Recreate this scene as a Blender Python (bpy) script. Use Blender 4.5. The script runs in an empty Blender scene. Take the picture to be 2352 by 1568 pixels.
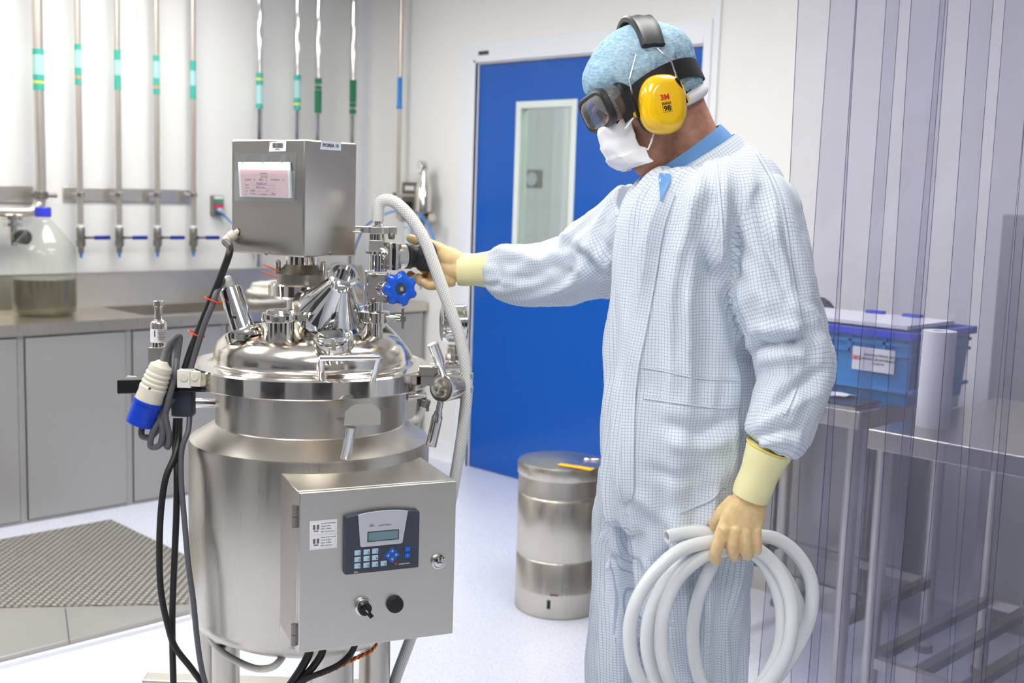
import bpy, bmesh, math, random
import numpy as np
from mathutils import Vector, Matrix, noise
from mathutils.bvhtree import BVHTree

SC = bpy.context.scene
COL = SC.collection
PI = math.pi
random.seed(7)

# ------------------------------------------------------------------ camera
F_PX, PITCH, ROLL, AZ, CAM_H = 2673.2, 0.126220, 0.0313233, 0.788824, 1.5
_cp, _sp, _cr, _sr = math.cos(PITCH), math.sin(PITCH), math.cos(ROLL), math.sin(ROLL)
_fwd = np.array([0, _cp, -_sp]); _r = np.array([1, 0, 0.]); _u = np.array([0, _sp, _cp])
_R = _cr*_r + _sr*_u
_U = -_sr*_r + _cr*_u
_ca, _sa = math.cos(AZ), math.sin(AZ)
def cw(x, y, z=0.0):
    """camera-heading frame (x right, y ahead) to the room's frame (walls along X and Y)"""
    return Vector((x*_ca - y*_sa, x*_sa + y*_ca, z))
cam_data = bpy.data.cameras.new('camera')
cam = bpy.data.objects.new('camera', cam_data); COL.objects.link(cam)
_rw, _uw, _fw = cw(*_R), cw(*_U), cw(*_fwd)
cam.matrix_world = Matrix(((_rw.x, _uw.x, -_fw.x, 0), (_rw.y, _uw.y, -_fw.y, 0), (_rw.z, _uw.z, -_fw.z, CAM_H), (0, 0, 0, 1)))
cam_data.sensor_width = 36.0
cam_data.lens = F_PX*36/2352
cam_data.clip_start = 0.05
cam_data.dof.use_dof = True
cam_data.dof.focus_distance = 2.15
cam_data.dof.aperture_fstop = 5.0
SC.camera = cam

# ------------------------------------------------------------------ world, exposure
world = bpy.data.worlds.new('world'); SC.world = world
world.use_nodes = True
world.node_tree.nodes['Background'].inputs[0].default_value = (0.93, 0.96, 1.0, 1)
world.node_tree.nodes['Background'].inputs[1].default_value = 0.5
SC.view_settings.view_transform = 'Standard'
SC.view_settings.look = 'None'
SC.view_settings.gamma = 1.0
SC.view_settings.use_curve_mapping = False
SC.view_settings.exposure = 0.0
SC.cycles.use_denoising = True
SC.cycles.max_bounces = 12
SC.cycles.diffuse_bounces = 5
SC.cycles.glossy_bounces = 5
SC.cycles.transmission_bounces = 8
SC.cycles.transparent_max_bounces = 24
SC.cycles.sample_clamp_indirect = 8
SC.cycles.caustics_reflective = False
SC.cycles.caustics_refractive = False
LIGHT_POWER = 14.3

# ------------------------------------------------------------------ pixel -> place helpers
def ray(px, py):
    d = _R*(px-1176)/F_PX - _U*(py-784)/F_PX + _fwd
    return d
def P(px, py, Y):
    d = ray(px, py); d = d*(Y/d[1])
    return cw(d[0], d[1], d[2]+CAM_H)
def _w(px, py):
    d = ray(px, py); return cw(d[0], d[1], d[2])
def PZ(px, py, z):
    d = _w(px, py); t = (z-CAM_H)/d.z; return Vector((d.x*t, d.y*t, z))
def PX(px, py, x):
    d = _w(px, py); t = x/d.x; return Vector((x, d.y*t, CAM_H+d.z*t))
def PY(px, py, y):
    d = _w(px, py); t = y/d.y; return Vector((d.x*t, y, CAM_H+d.z*t))
def PPL(px, py, p0, n):
    d = _w(px, py); o = Vector((0, 0, CAM_H)); t = (p0-o).dot(n)/d.dot(n); return o+d*t
def px2m(n, Y): return n*Y/F_PX

# ------------------------------------------------------------------ materials
MATS = {}
def lin(c):
    c = c/255.0
    return c/12.92 if c <= 0.04045 else ((c+0.055)/1.055)**2.4
def rgb(r, g, b): return (lin(r), lin(g), lin(b), 1)
def mat(name, col, rough=0.5, metal=0.0, spec=0.5, trans=0.0, ior=1.45, alpha=1.0, emit=None, estr=0, sheen=0, coat=0, sss=0):
    m = bpy.data.materials.new(name); m.use_nodes = True
    b = m.node_tree.nodes['Principled BSDF']
    I = b.inputs
    I['Base Color'].default_value = rgb(*col); I['Roughness'].default_value = rough; I['Metallic'].default_value = metal
    I['Specular IOR Level'].default_value = spec; I['Transmission Weight'].default_value = trans; I['IOR'].default_value = ior
    I['Alpha'].default_value = alpha
    if emit: I['Emission Color'].default_value = rgb(*emit); I['Emission Strength'].default_value = estr
    if sheen: I['Sheen Weight'].default_value = sheen
    if coat: I['Coat Weight'].default_value = coat; I['Coat Roughness'].default_value = 0.05
    if sss:
        I['Subsurface Weight'].default_value = sss; I['Subsurface Radius'].default_value = (0.012, 0.006, 0.004); I['Subsurface Scale'].default_value = 1.0
    MATS[name] = m
    return m
def N(m, t, **kw):
    n = m.node_tree.nodes.new(t)
    for k, v in kw.items(): setattr(n, k, v)
    return n
def Lk(m, a, b): m.node_tree.links.new(a, b)
def bsdf(m): return m.node_tree.nodes['Principled BSDF']
def add_noise(m, scale=(1, 1, 1), nscale=50, detail=3, rough_rng=None, bump=0, bdist=0.001, col_rng=None, coord='Object'):
    tc = N(m, 'ShaderNodeTexCoord'); mp = N(m, 'ShaderNodeMapping'); mp.inputs['Scale'].default_value = scale
    nz = N(m, 'ShaderNodeTexNoise'); nz.inputs['Scale'].default_value = nscale; nz.inputs['Detail'].default_value = detail
    Lk(m, tc.outputs[coord], mp.inputs[0]); Lk(m, mp.outputs[0], nz.inputs['Vector'])
    b = bsdf(m)
    if rough_rng:
        mr = N(m, 'ShaderNodeMapRange'); mr.inputs[1].default_value = 0.3; mr.inputs[2].default_value = 0.7
        mr.inputs[3].default_value, mr.inputs[4].default_value = rough_rng
        Lk(m, nz.outputs[0], mr.inputs[0]); Lk(m, mr.outputs[0], b.inputs['Roughness'])
    if bump:
        bp = N(m, 'ShaderNodeBump'); bp.inputs['Strength'].default_value = bump; bp.inputs['Distance'].default_value = bdist
        Lk(m, nz.outputs[0], bp.inputs['Height']); Lk(m, bp.outputs[0], b.inputs['Normal'])
    if col_rng:
        cr = N(m, 'ShaderNodeValToRGB'); cr.color_ramp.elements[0].color = rgb(*col_rng[0]); cr.color_ramp.elements[1].color = rgb(*col_rng[1])
        cr.color_ramp.elements[0].position = 0.35; cr.color_ramp.elements[1].position = 0.65
        Lk(m, nz.outputs[0], cr.inputs[0]); Lk(m, cr.outputs[0], b.inputs['Base Color'])
    return nz

add_noise(mat('wall_paint', (243, 241, 236), 0.55), nscale=6, bump=0.02, bdist=0.002)
mat('added_window_dark', (58, 60, 64), 0.15)  # unseen panes added as something dark for the steel to mirror
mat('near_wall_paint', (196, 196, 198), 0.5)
mat('ceiling_paint', (240, 240, 238), 0.7)
mat('trim_white', (240, 241, 245), 0.35)
add_noise(mat('floor_vinyl', (214, 218, 232), 0.3), nscale=160, col_rng=((205, 210, 226), (224, 227, 238)), rough_rng=(0.25, 0.4))
mat('door_blue', (10, 88, 184), 0.16)
mat('door_white', (238, 240, 244), 0.35)
mat('window_frame_green', (226, 234, 228), 0.4)
m = mat('pane_glass', (255, 255, 255), 0.0, trans=1.0, ior=1.1)
add_noise(mat('steel_brushed', (208, 201, 190), 0.3, 1.0), scale=(1, 1, 0.02), nscale=300, rough_rng=(0.27, 0.34))
mat('steel_sheet', (214, 209, 201), 0.34, 1.0)
mat('steel_motor_box', (200, 194, 186), 0.29, 1.0)
add_noise(mat('steel_polished', (220, 214, 205), 0.12, 1.0), nscale=25, rough_rng=(0.07, 0.16))
add_noise(mat('steel_lid', (214, 207, 197), 0.18, 1.0), nscale=30, rough_rng=(0.12, 0.24))
mat('pipe_steel', (206, 198, 188), 0.28, 0.75)
mat('chrome', (225, 224, 222), 0.05, 1.0)
mat('steel_dull', (150, 145, 138), 0.38, 1.0)
add_noise(mat('cabinet_steel', (176, 174, 170), 0.42, 0.55), nscale=3, rough_rng=(0.36, 0.5))
mat('gap_dark', (70, 68, 66), 0.6)
mat('black_plastic', (22, 22, 23), 0.35)
mat('black_rubber', (30, 29, 29), 0.55)
mat('black_satin', (42, 42, 44), 0.42)
mat('white_plastic', (232, 230, 222), 0.35)
mat('cream_plastic', (224, 216, 198), 0.4)
mat('cable_black', (34, 32, 31), 0.42)
mat('cable_grey', (92, 92, 96), 0.45)
mat('orange_tie', (240, 84, 40), 0.4)
mat('handwheel_blue', (20, 92, 214), 0.18, coat=0.4)
mat('plug_blue', (8, 62, 190), 0.35)
mat('lever_blue', (16, 48, 150), 0.4)
mat('cap_blue', (58, 66, 210), 0.4)
mat('tube_blue', (60, 140, 225), 0.35)
mat('marker_teal', (70, 180, 160), 0.5)
mat('marker_pale', (176, 220, 214), 0.5)
mat('marker_green', (30, 120, 80), 0.5)
mat('marker_blue', (40, 140, 230), 0.5)
mat('marker_yellow', (232, 220, 90), 0.5)
mat('marker_orange', (238, 160, 110), 0.5)
mat('label_white', (238, 239, 240), 0.4)
mat('label_grey', (206, 210, 220), 0.4)
mat('label_pink', (240, 200, 204), 0.5)
mat('paper_white', (246, 246, 248), 0.6)
mat('ink', (30, 30, 34), 0.6)
mat('ink_soft', (120, 100, 110), 0.6)
mat('ink_violet', (120, 96, 170), 0.6)
mat('ink_red', (214, 50, 50), 0.5)
mat('safety_yellow', (252, 200, 4), 0.16, coat=0.6)
mat('sticker_yellow', (250, 190, 20), 0.5)
mat('panel_dark', (62, 68, 80), 0.45)
mat('panel_silver', (200, 202, 208), 0.35, 0.3)
mat('lcd', (112, 140, 148), 0.2)
mat('key_pale', (176, 206, 224), 0.4)
mat('key_blue', (18, 100, 205), 0.4)
mat('key_arrow', (250, 190, 60), 0.5)
mat('button_green', (60, 150, 120), 0.4)
mat('button_red', (214, 70, 80), 0.4)
mat('crate_blue', (40, 142, 208), 0.4)
mat('crate_rim_blue', (36, 70, 205), 0.4)
mat('dark_bag', (44, 42, 46), 0.6)
add_noise(mat('paper_towel', (244, 244, 244), 0.85), nscale=220, bump=0.4, bdist=0.002)
mat('cardboard_core', (170, 140, 110), 0.8)
mat('rope_white', (236, 232, 222), 0.6)
m = mat('rust', (120, 84, 50), 0.7)
mat('skin', (196, 142, 116), 0.5, sss=0.15)
add_noise(MATS['skin'], nscale=60, detail=4, bump=0.05, bdist=0.001, col_rng=((186, 130, 106), (204, 152, 126)))
mat('hair_stubble', (70, 52, 42), 0.7)
add_noise(mat('glove_latex', (236, 204, 148), 0.4, sss=0.1), nscale=70, bump=0.12, bdist=0.001, col_rng=((232, 196, 142), (240, 212, 158)))
add_noise(mat('cuff_knit', (240, 234, 178), 0.75), scale=(1, 1, 1), nscale=300, bump=0.2, bdist=0.001)
mat('cuff_edge', (240, 214, 90), 0.6)
mat('scrub_blue', (112, 162, 220), 0.75)
add_noise(mat('mask_white', (240, 240, 243), 0.75, sheen=0.1), nscale=250, bump=0.08, bdist=0.001)
mat('ear_loop_white', (240, 240, 240), 0.7)
mat('eye_white', (235, 232, 228), 0.2)
add_noise(mat('shoe_cover', (120, 150, 200), 0.7), nscale=40, bump=0.2, bdist=0.002)
mat('tubing_white', (228, 232, 234), 0.25, trans=0.0, sss=0.3)
mat('hose_cream', (222, 218, 206), 0.4)
mat('wire_red', (210, 66, 40), 0.45)
mat('wire_yellow', (232, 176, 60), 0.45)

def mix_transparent(name, tint, solid, fac, rough=0.05, spec_fac=True):
    """thin clear sheet: tinted see-through film, a little milky, with a glossy face"""
    m = bpy.data.materials.new(name); m.use_nodes = True
    nt = m.node_tree; nt.nodes.clear()
    out = N(m, 'ShaderNodeOutputMaterial')
    tr = N(m, 'ShaderNodeBsdfTransparent'); tr.inputs[0].default_value = rgb(*tint)
    df = N(m, 'ShaderNodeBsdfDiffuse'); df.inputs[0].default_value = rgb(*solid)
    gl = N(m, 'ShaderNodeBsdfGlossy'); gl.inputs['Roughness'].default_value = rough
    mx = N(m, 'ShaderNodeMixShader'); mx.inputs[0].default_value = fac
    Lk(m, tr.outputs[0], mx.inputs[1]); Lk(m, df.outputs[0], mx.inputs[2])
    lw = N(m, 'ShaderNodeLayerWeight'); lw.inputs[0].default_value = 0.5
    pw = N(m, 'ShaderNodeMath', operation='POWER'); pw.inputs[1].default_value = 4.0; Lk(m, lw.outputs['Facing'], pw.inputs[0])
    sc = N(m, 'ShaderNodeMath', operation='MULTIPLY_ADD'); sc.inputs[1].default_value = 0.8; sc.inputs[2].default_value = 0.035; Lk(m, pw.outputs[0], sc.inputs[0])
    ge = N(m, 'ShaderNodeNewGeometry'); iv = N(m, 'ShaderNodeMath', operation='SUBTRACT'); iv.inputs[0].default_value = 1.0; Lk(m, ge.outputs['Backfacing'], iv.inputs[1])
    fr = N(m, 'ShaderNodeMath', operation='MULTIPLY'); Lk(m, sc.outputs[0], fr.inputs[0]); Lk(m, iv.outputs[0], fr.inputs[1])
    m2 = N(m, 'ShaderNodeMixShader'); Lk(m, fr.outputs[0], m2.inputs[0])
    Lk(m, mx.outputs[0], m2.inputs[1]); Lk(m, gl.outputs[0], m2.inputs[2])
    Lk(m, m2.outputs[0], out.inputs[0])
    MATS[name] = m
    return m
mix_transparent('curtain_pvc', (245, 245, 249), (204, 204, 218), 0.045, 0.06)
mix_transparent('curtain_edge', (90, 95, 165), (44, 48, 120), 0.7, 0.1)
mix_transparent('clear_acrylic', (244, 246, 246), (235, 238, 240), 0.08, 0.03)
mix_transparent('carboy_glass', (247, 249, 246), (225, 232, 222), 0.012, 0.02)
mix_transparent('carboy_liquid', (205, 200, 188), (140, 132, 118), 0.07, 0.03)
mix_transparent('goggle_lens', (246, 238, 232), (214, 206, 200), 0.06, 0.04)
mix_transparent('sight_glass', (232, 236, 238), (220, 224, 228), 0.15, 0.02)
mix_transparent('door_glass', (240, 246, 242), (225, 232, 228), 0.05, 0.02)

# bouffant cap: thin blue nonwoven, half see-through, with fibres
def cap_material():
    m = mat('hairnet_blue', (150, 205, 236), 0.8)
    b = bsdf(m)
    tc = N(m, 'ShaderNodeTexCoord'); nz = N(m, 'ShaderNodeTexNoise'); nz.inputs['Scale'].default_value = 120; nz.inputs['Detail'].default_value = 6
    mp = N(m, 'ShaderNodeMapping'); mp.inputs['Scale'].default_value = (1, 1, 2.6); mp.inputs['Rotation'].default_value = (0.5, 0.3, 0.2)
    Lk(m, tc.outputs['Object'], mp.inputs[0]); Lk(m, mp.outputs[0], nz.inputs['Vector'])
    cr = N(m, 'ShaderNodeValToRGB'); cr.color_ramp.elements[0].color = rgb(146, 202, 232); cr.color_ramp.elements[1].color = rgb(208, 232, 245)
    cr.color_ramp.elements[0].position = 0.3; cr.color_ramp.elements[1].position = 0.72
    Lk(m, nz.outputs[0], cr.inputs[0]); Lk(m, cr.outputs[0], b.inputs['Base Color'])
    mr = N(m, 'ShaderNodeMapRange'); mr.inputs[3].default_value = 0.62; mr.inputs[4].default_value = 0.95
    Lk(m, nz.outputs[0], mr.inputs[0]); Lk(m, mr.outputs[0], b.inputs['Alpha'])
    bp = N(m, 'ShaderNodeBump'); bp.inputs['Strength'].default_value = 0.5; bp.inputs['Distance'].default_value = 0.003
    Lk(m, nz.outputs[0], bp.inputs['Height']); Lk(m, bp.outputs[0], b.inputs['Normal'])
cap_material()

def uv_grid_material(name, base, line, pitch, width, rough=0.8, bump=True, fine=140):
    """woven cloth with a fine printed check, from the cloth's own UVs in metres"""
    m = mat(name, base, rough, sheen=0.1)
    uv = N(m, 'ShaderNodeUVMap'); sep = N(m, 'ShaderNodeSeparateXYZ'); Lk(m, uv.outputs[0], sep.inputs[0])
    hit = []
    for k in (0, 1):
        d = N(m, 'ShaderNodeMath', operation='DIVIDE'); d.inputs[1].default_value = pitch; Lk(m, sep.outputs[k], d.inputs[0])
        f = N(m, 'ShaderNodeMath', operation='FRACT'); Lk(m, d.outputs[0], f.inputs[0])
        l = N(m, 'ShaderNodeMath', operation='LESS_THAN'); l.inputs[1].default_value = width; Lk(m, f.outputs[0], l.inputs[0])
        hit.append(l)
    mx = N(m, 'ShaderNodeMath', operation='MAXIMUM'); Lk(m, hit[0].outputs[0], mx.inputs[0]); Lk(m, hit[1].outputs[0], mx.inputs[1])
    mc = N(m, 'ShaderNodeMix', data_type='RGBA'); mc.inputs[6].default_value = rgb(*base); mc.inputs[7].default_value = rgb(*line)
    Lk(m, mx.outputs[0], mc.inputs[0]); Lk(m, mc.outputs[2], bsdf(m).inputs['Base Color'])
    if bump:
        tc = N(m, 'ShaderNodeTexCoord'); nz = N(m, 'ShaderNodeTexNoise'); nz.inputs['Scale'].default_value = fine; nz.inputs['Detail'].default_value = 3
        bp = N(m, 'ShaderNodeBump'); bp.inputs['Strength'].default_value = 0.12; bp.inputs['Distance'].default_value = 0.002
        Lk(m, tc.outputs['Object'], nz.inputs['Vector']); Lk(m, nz.outputs[0], bp.inputs['Height']); Lk(m, bp.outputs[0], bsdf(m).inputs['Normal'])
    return m
uv_grid_material('coverall_check', (223, 230, 238), (172, 185, 204), 0.0056, 0.16)

def braid_material():
    m = mat('hose_braided', (232, 231, 226), 0.35, sss=0.1)
    uv = N(m, 'ShaderNodeUVMap'); sep = N(m, 'ShaderNodeSeparateXYZ'); Lk(m, uv.outputs[0], sep.inputs[0])
    hits = []
    for s in (1, -1):
        a = N(m, 'ShaderNodeMath', operation='MULTIPLY'); a.inputs[1].default_value = 12.0; Lk(m, sep.outputs[0], a.inputs[0])
        b = N(m, 'ShaderNodeMath', operation='MULTIPLY'); b.inputs[1].default_value = s*150.0; Lk(m, sep.outputs[1], b.inputs[0])
        c = N(m, 'ShaderNodeMath', operation='ADD'); Lk(m, a.outputs[0], c.inputs[0]); Lk(m, b.outputs[0], c.inputs[1])
        f = N(m, 'ShaderNodeMath', operation='FRACT'); Lk(m, c.outputs[0], f.inputs[0])
        l = N(m, 'ShaderNodeMath', operation='LESS_THAN'); l.inputs[1].default_value = 0.3; Lk(m, f.outputs[0], l.inputs[0]); hits.append(l)
    mx = N(m, 'ShaderNodeMath', operation='MAXIMUM'); Lk(m, hits[0].outputs[0], mx.inputs[0]); Lk(m, hits[1].outputs[0], mx.inputs[1])
    mc = N(m, 'ShaderNodeMix', data_type='RGBA'); mc.inputs[6].default_value = rgb(206, 202, 194); mc.inputs[7].default_value = rgb(246, 246, 243)
    Lk(m, mx.outputs[0], mc.inputs[0]); Lk(m, mc.outputs[2], bsdf(m).inputs['Base Color'])
braid_material()

def chequer_material():
    m = mat('chequer_plate', (164, 160, 150), 0.4, 0.8)
    tc = N(m, 'ShaderNodeTexCoord'); mp = N(m, 'ShaderNodeMapping'); mp.inputs['Rotation'].default_value = (0, 0, 0.785)
    vo = N(m, 'ShaderNodeTexVoronoi'); vo.voronoi_dimensions = '2D'; vo.inputs['Scale'].default_value = 40; vo.inputs['Randomness'].default_value = 0.0
    Lk(m, tc.outputs['Object'], mp.inputs[0]); Lk(m, mp.outputs[0], vo.inputs['Vector'])
    cr = N(m, 'ShaderNodeValToRGB'); cr.color_ramp.elements[0].color = (1, 1, 1, 1); cr.color_ramp.elements[1].color = (0, 0, 0, 1)
    cr.color_ramp.elements[0].position = 0.25; cr.color_ramp.elements[1].position = 0.42
    Lk(m, vo.outputs['Distance'], cr.inputs[0])
    bp = N(m, 'ShaderNodeBump'); bp.inputs['Strength'].default_value = 0.9; bp.inputs['Distance'].default_value = 0.004
    Lk(m, cr.outputs[0], bp.inputs['Height']); Lk(m, bp.outputs[0], bsdf(m).inputs['Normal'])
    mc = N(m, 'ShaderNodeMix', data_type='RGBA'); mc.inputs[6].default_value = rgb(140, 137, 130); mc.inputs[7].default_value = rgb(206, 202, 194)
    Lk(m, cr.outputs[0], mc.inputs[0]); Lk(m, mc.outputs[2], bsdf(m).inputs['Base Color'])
chequer_material()
mat('lamp_diffuser', (255, 255, 255), 0.5, emit=(255, 253, 248), estr=LIGHT_POWER)

# ------------------------------------------------------------------ mesh builder
def V(*a): return Vector(a)
def perp(t):
    t = t.normalized(); a = Vector((0, 0, 1)) if abs(t.z) < 0.9 else Vector((1, 0, 0))
    x = a.cross(t).normalized(); return x, t.cross(x)
def spline(pts, per=8, closed=False):
    """Catmull-Rom through rows of numbers"""
    A = np.array([list(p) for p in pts], float); n = len(A); out = []
    segs = n if closed else n-1
    for i in range(segs):
        if closed: p0, p1, p2, p3 = A[(i-1) % n], A[i], A[(i+1) % n], A[(i+2) % n]
        else:
            p1, p2 = A[i], A[i+1]
            p0 = A[i-1] if i > 0 else 2*p1-p2
            p3 = A[i+2] if i+2 < n else 2*p2-p1
        for k in range(per):
            t = k/per
            out.append(0.5*((2*p1)+(-p0+p2)*t+(2*p0-5*p1+4*p2-p3)*t*t+(-p0+3*p1-3*p2+p3)*t**3))
    if not closed: out.append(A[-1])
    return np.array(out)
_ORG = {}
class MB:
    def __init__(s): s.v = []; s.f = []; s.m = []; s.uv = []
    def add(s, vs, fs, m, uvs=None):
        o = len(s.v); s.v += [Vector(v) for v in vs]
        for i, f in enumerate(fs):
            s.f.append([o+k for k in f]); s.m.append(m); s.uv.append(uvs[i] if uvs else None)
        return s
    def quadbox(s, o, a, b, c, m):
        """box from corner o with edge vectors a, b, c"""
        vs = [o, o+a, o+a+b, o+b, o+c, o+a+c, o+a+b+c, o+b+c]
        fs = [(0, 3, 2, 1), (4, 5, 6, 7), (0, 1, 5, 4), (1, 2, 6, 5), (2, 3, 7, 6), (3, 0, 4, 7)]
        if a.cross(b).dot(c) < 0: fs = [tuple(reversed(f)) for f in fs]
        return s.add(vs, fs, m)
    def box(s, lo, hi, m):
        lo, hi = Vector(lo), Vector(hi); d = hi-lo
        return s.quadbox(lo, V(d.x, 0, 0), V(0, d.y, 0), V(0, 0, d.z), m)
    def cbox(s, c, x, y, z, sx, sy, sz, m):
        """box centred at c with unit axes x, y, z"""
        return s.quadbox(c-x*sx/2-y*sy/2-z*sz/2, x*sx, y*sy, z*sz, m)
    def loft(s, rings, m, cap0=True, cap1=True, closed=False, uvl=None):
        n = len(rings[0]); vs = [p for r in rings for p in r]; fs = []; uvs = []
        R = len(rings)
        for i in range(R if closed else R-1):
            j = (i+1) % R
            for k in range(n):
                l = (k+1) % n
                fs.append((i*n+k, i*n+l, j*n+l, j*n+k))
                if uvl: uvs.append([(k/n, uvl[i]), ((k+1)/n, uvl[i]), ((k+1)/n, uvl[i+1 if not closed else i+1]), (k/n, uvl[i+1 if not closed else i+1])])
        if not closed:
            if cap0: fs.append(tuple(reversed(range(n)))); uvs.append(None)
            if cap1: fs.append(tuple(range((R-1)*n, R*n))); uvs.append(None)
        return s.add(vs, fs, m, uvs if uvl else None)
    def cyl(s, p0, p1, r0, m, r1=None, n=32, caps=True):
        r1 = r0 if r1 is None else r1; x, y = perp(p1-p0)
        rg = [[p+(x*math.cos(2*PI*k/n)+y*math.sin(2*PI*k/n))*r for k in range(n)] for p, r in ((p0, r0), (p1, r1))]
        return s.loft(rg, m, caps, caps)
    def lathe(s, prof, o, ax, m, n=48, caps=True):
        """profile rows (radius, along) turned about ax through o"""
        ax = ax.normalized(); x, y = perp(ax)
        rg = [[o+ax*h+(x*math.cos(2*PI*k/n)+y*math.sin(2*PI*k/n))*max(r, 1e-5) for k in range(n)] for r, h in prof]
        return s.loft(rg, m, caps and prof[0][0] > 1e-4, caps and prof[-1][0] > 1e-4)
    def tube(s, pts, rad, m, n=14, closed=False, caps=True, ref=None, ry=None):
        pts = [Vector(p) for p in pts]; R = len(pts)
        if not hasattr(rad, '__len__'): rad = [rad]*R
        if ry is None: ry = rad
        tg = []
        for i in range(R):
            a = pts[(i-1) % R] if (closed or i > 0) else pts[0]; b = pts[(i+1) % R] if (closed or i < R-1) else pts[-1]
            tg.append((b-a).normalized())
        if ref is not None: x = (ref-tg[0]*ref.dot(tg[0])).normalized()
        else: x, _ = perp(tg[0])
        rings = []; L = [0.0]
        for i in range(R):
            if i: x = (x-tg[i]*x.dot(tg[i])).normalized(); L.append(L[-1]+(pts[i]-pts[i-1]).length)
            y = tg[i].cross(x)
            rings.append([pts[i]+x*(rad[i]*math.cos(2*PI*k/n))+y*(ry[i]*math.sin(2*PI*k/n)) for k in range(n)])
        if closed: L.append(L[-1]+(pts[0]-pts[-1]).length)
        return s.loft(rings, m, caps, caps, closed, L)
    def sphere(s, c, r, m, nu=20, nv=12, ax=None):
        X, Y, Z = ax or (V(1, 0, 0), V(0, 1, 0), V(0, 0, 1))
        if not hasattr(r, '__len__'): r = (r, r, r)
        rings = []
        for j in range(nv+1):
            t = PI*j/nv
            z = -math.cos(t); q = max(math.sin(t), 1e-4)
            rings.append([c+X*(r[0]*q*math.cos(2*PI*k/nu))+Y*(r[1]*q*math.sin(2*PI*k/nu))+Z*(r[2]*z) for k in range(nu)])
        return s.loft(rings, m)
    def prism(s, poly, off, m):
        """polygon (points) pushed along off"""
        n = len(poly); vs = list(poly)+[p+off for p in poly]
        fs = [tuple(reversed(range(n))), tuple(range(n, 2*n))]+[(k, (k+1) % n, n+(k+1) % n, n+k) for k in range(n)]
        nrm = sum(((poly[(k+1) % n]-poly[0]).cross(poly[(k+2) % n]-poly[0]) for k in range(n-2)), Vector())
        if nrm.dot(off) < 0: fs = [tuple(reversed(f)) for f in fs]
        return s.add(vs, fs, m)
    def text(s, txt, o, x, up, size, m, align='CENTER', depth=0.0003, bold=0.0):
        cu = bpy.data.curves.new('lettering', 'FONT'); cu.body = txt; cu.size = size; cu.align_x = align; cu.align_y = 'CENTER'
        cu.resolution_u = 2; cu.extrude = depth; cu.offset = bold
        ob = bpy.data.objects.new('lettering', cu); COL.objects.link(ob)
        dg = bpy.context.evaluated_depsgraph_get(); me = bpy.data.meshes.new_from_object(ob.evaluated_get(dg))
        x = x.normalized(); up = up.normalized(); z = x.cross(up)
        vs = [o+x*v.co.x+up*v.co.y+z*(v.co.z+depth) for v in me.vertices]; fs = [tuple(p.vertices) for p in me.polygons]
        bpy.data.objects.remove(ob); bpy.data.curves.remove(cu); bpy.data.meshes.remove(me)
        return s.add(vs, fs, m)
    def mesh(s, name, org):
        me = bpy.data.meshes.new(name)
        me.from_pydata([v-org for v in s.v], [], s.f)
        names = []
        for k in s.m:
            if k not in names: names.append(k)
        for k in names: me.materials.append(MATS[k])
        me.polygons.foreach_set('material_index', [names.index(k) for k in s.m])
        if any(u for u in s.uv):
            ul = me.uv_layers.new(name='UVMap'); i = 0
            for f, u in zip(s.f, s.uv):
                for k in range(len(f)):
                    if u: ul.data[i].uv = u[k]
                    i += 1
        return me
    def build(s, name, parent=None, org=None, bevel=0, seg=2, ang=35, flat=False):
        if parent is not None: org = _ORG[parent.name]
        elif org is None:
            xs = [v.x for v in s.v]; ys = [v.y for v in s.v]; zs = [v.z for v in s.v]
            org = V((min(xs)+max(xs))/2, (min(ys)+max(ys))/2, min(zs))
        me = s.mesh(name, org)
        return link(name, me, parent, org, bevel, seg, ang, flat)
def link(name, me, parent, org, bevel=0, seg=2, ang=35, flat=False):
    o = bpy.data.objects.new(name, me); COL.objects.link(o)
    if parent is not None: o.parent = parent
    else: o.location = org
    _ORG[o.name] = org
    if not flat:
        me.polygons.foreach_set('use_smooth', [True]*len(me.polygons)); me.set_sharp_from_angle(angle=math.radians(ang))
    if bevel:
        b = o.modifiers.new('bevel', 'BEVEL'); b.width = bevel; b.segments = seg; b.limit_method = 'ANGLE'; b.angle_limit = math.radians(40)
    return o
def tag(o, label, cat, group=None, kind=None):
    if label: o['label'] = label
    if cat: o['category'] = cat
    if group: o['group'] = group
    if kind: o['kind'] = kind
    return o
def thing(name, loc, label, cat, group=None, kind=None):
    o = bpy.data.objects.new(name, None); COL.objects.link(o); o.location = loc; o.empty_display_size = 0.1
    _ORG[o.name] = Vector(loc)
    return tag(o, label, cat, group, kind)
def struct(o, label, cat='room'):
    return tag(o, label, cat, kind='structure')
def ring(c, ax, ay, n=48, p=2.0):
    out = []
    for k in range(n):
        t = 2*PI*k/n; a, b = math.cos(t), math.sin(t)
        out.append(c+ax*(math.copysign(abs(a)**(2/p), a))+ay*(math.copysign(abs(b)**(2/p), b)))
    return out
def remesh(mb, voxel, smooth=6, fac=0.5):
    me = mb.mesh('tmp', Vector()); o = bpy.data.objects.new('tmp', me); COL.objects.link(o)
    r = o.modifiers.new('r', 'REMESH'); r.mode = 'VOXEL'; r.voxel_size = voxel
    if smooth:
        sm = o.modifiers.new('s', 'SMOOTH'); sm.iterations = smooth; sm.factor = fac
    dg = bpy.context.evaluated_depsgraph_get(); out = bpy.data.meshes.new_from_object(o.evaluated_get(dg))
    bpy.data.objects.remove(o); bpy.data.meshes.remove(me)
    out.materials.clear()
    return out
def shift(me, org):
    me.transform(Matrix.Translation(-Vector(org))); return me
UP = V(0, 0, 1)
CR = cw(1, 0, 0)      # right of the viewing heading
CF = cw(0, 1, 0)      # away from the viewer
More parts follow.
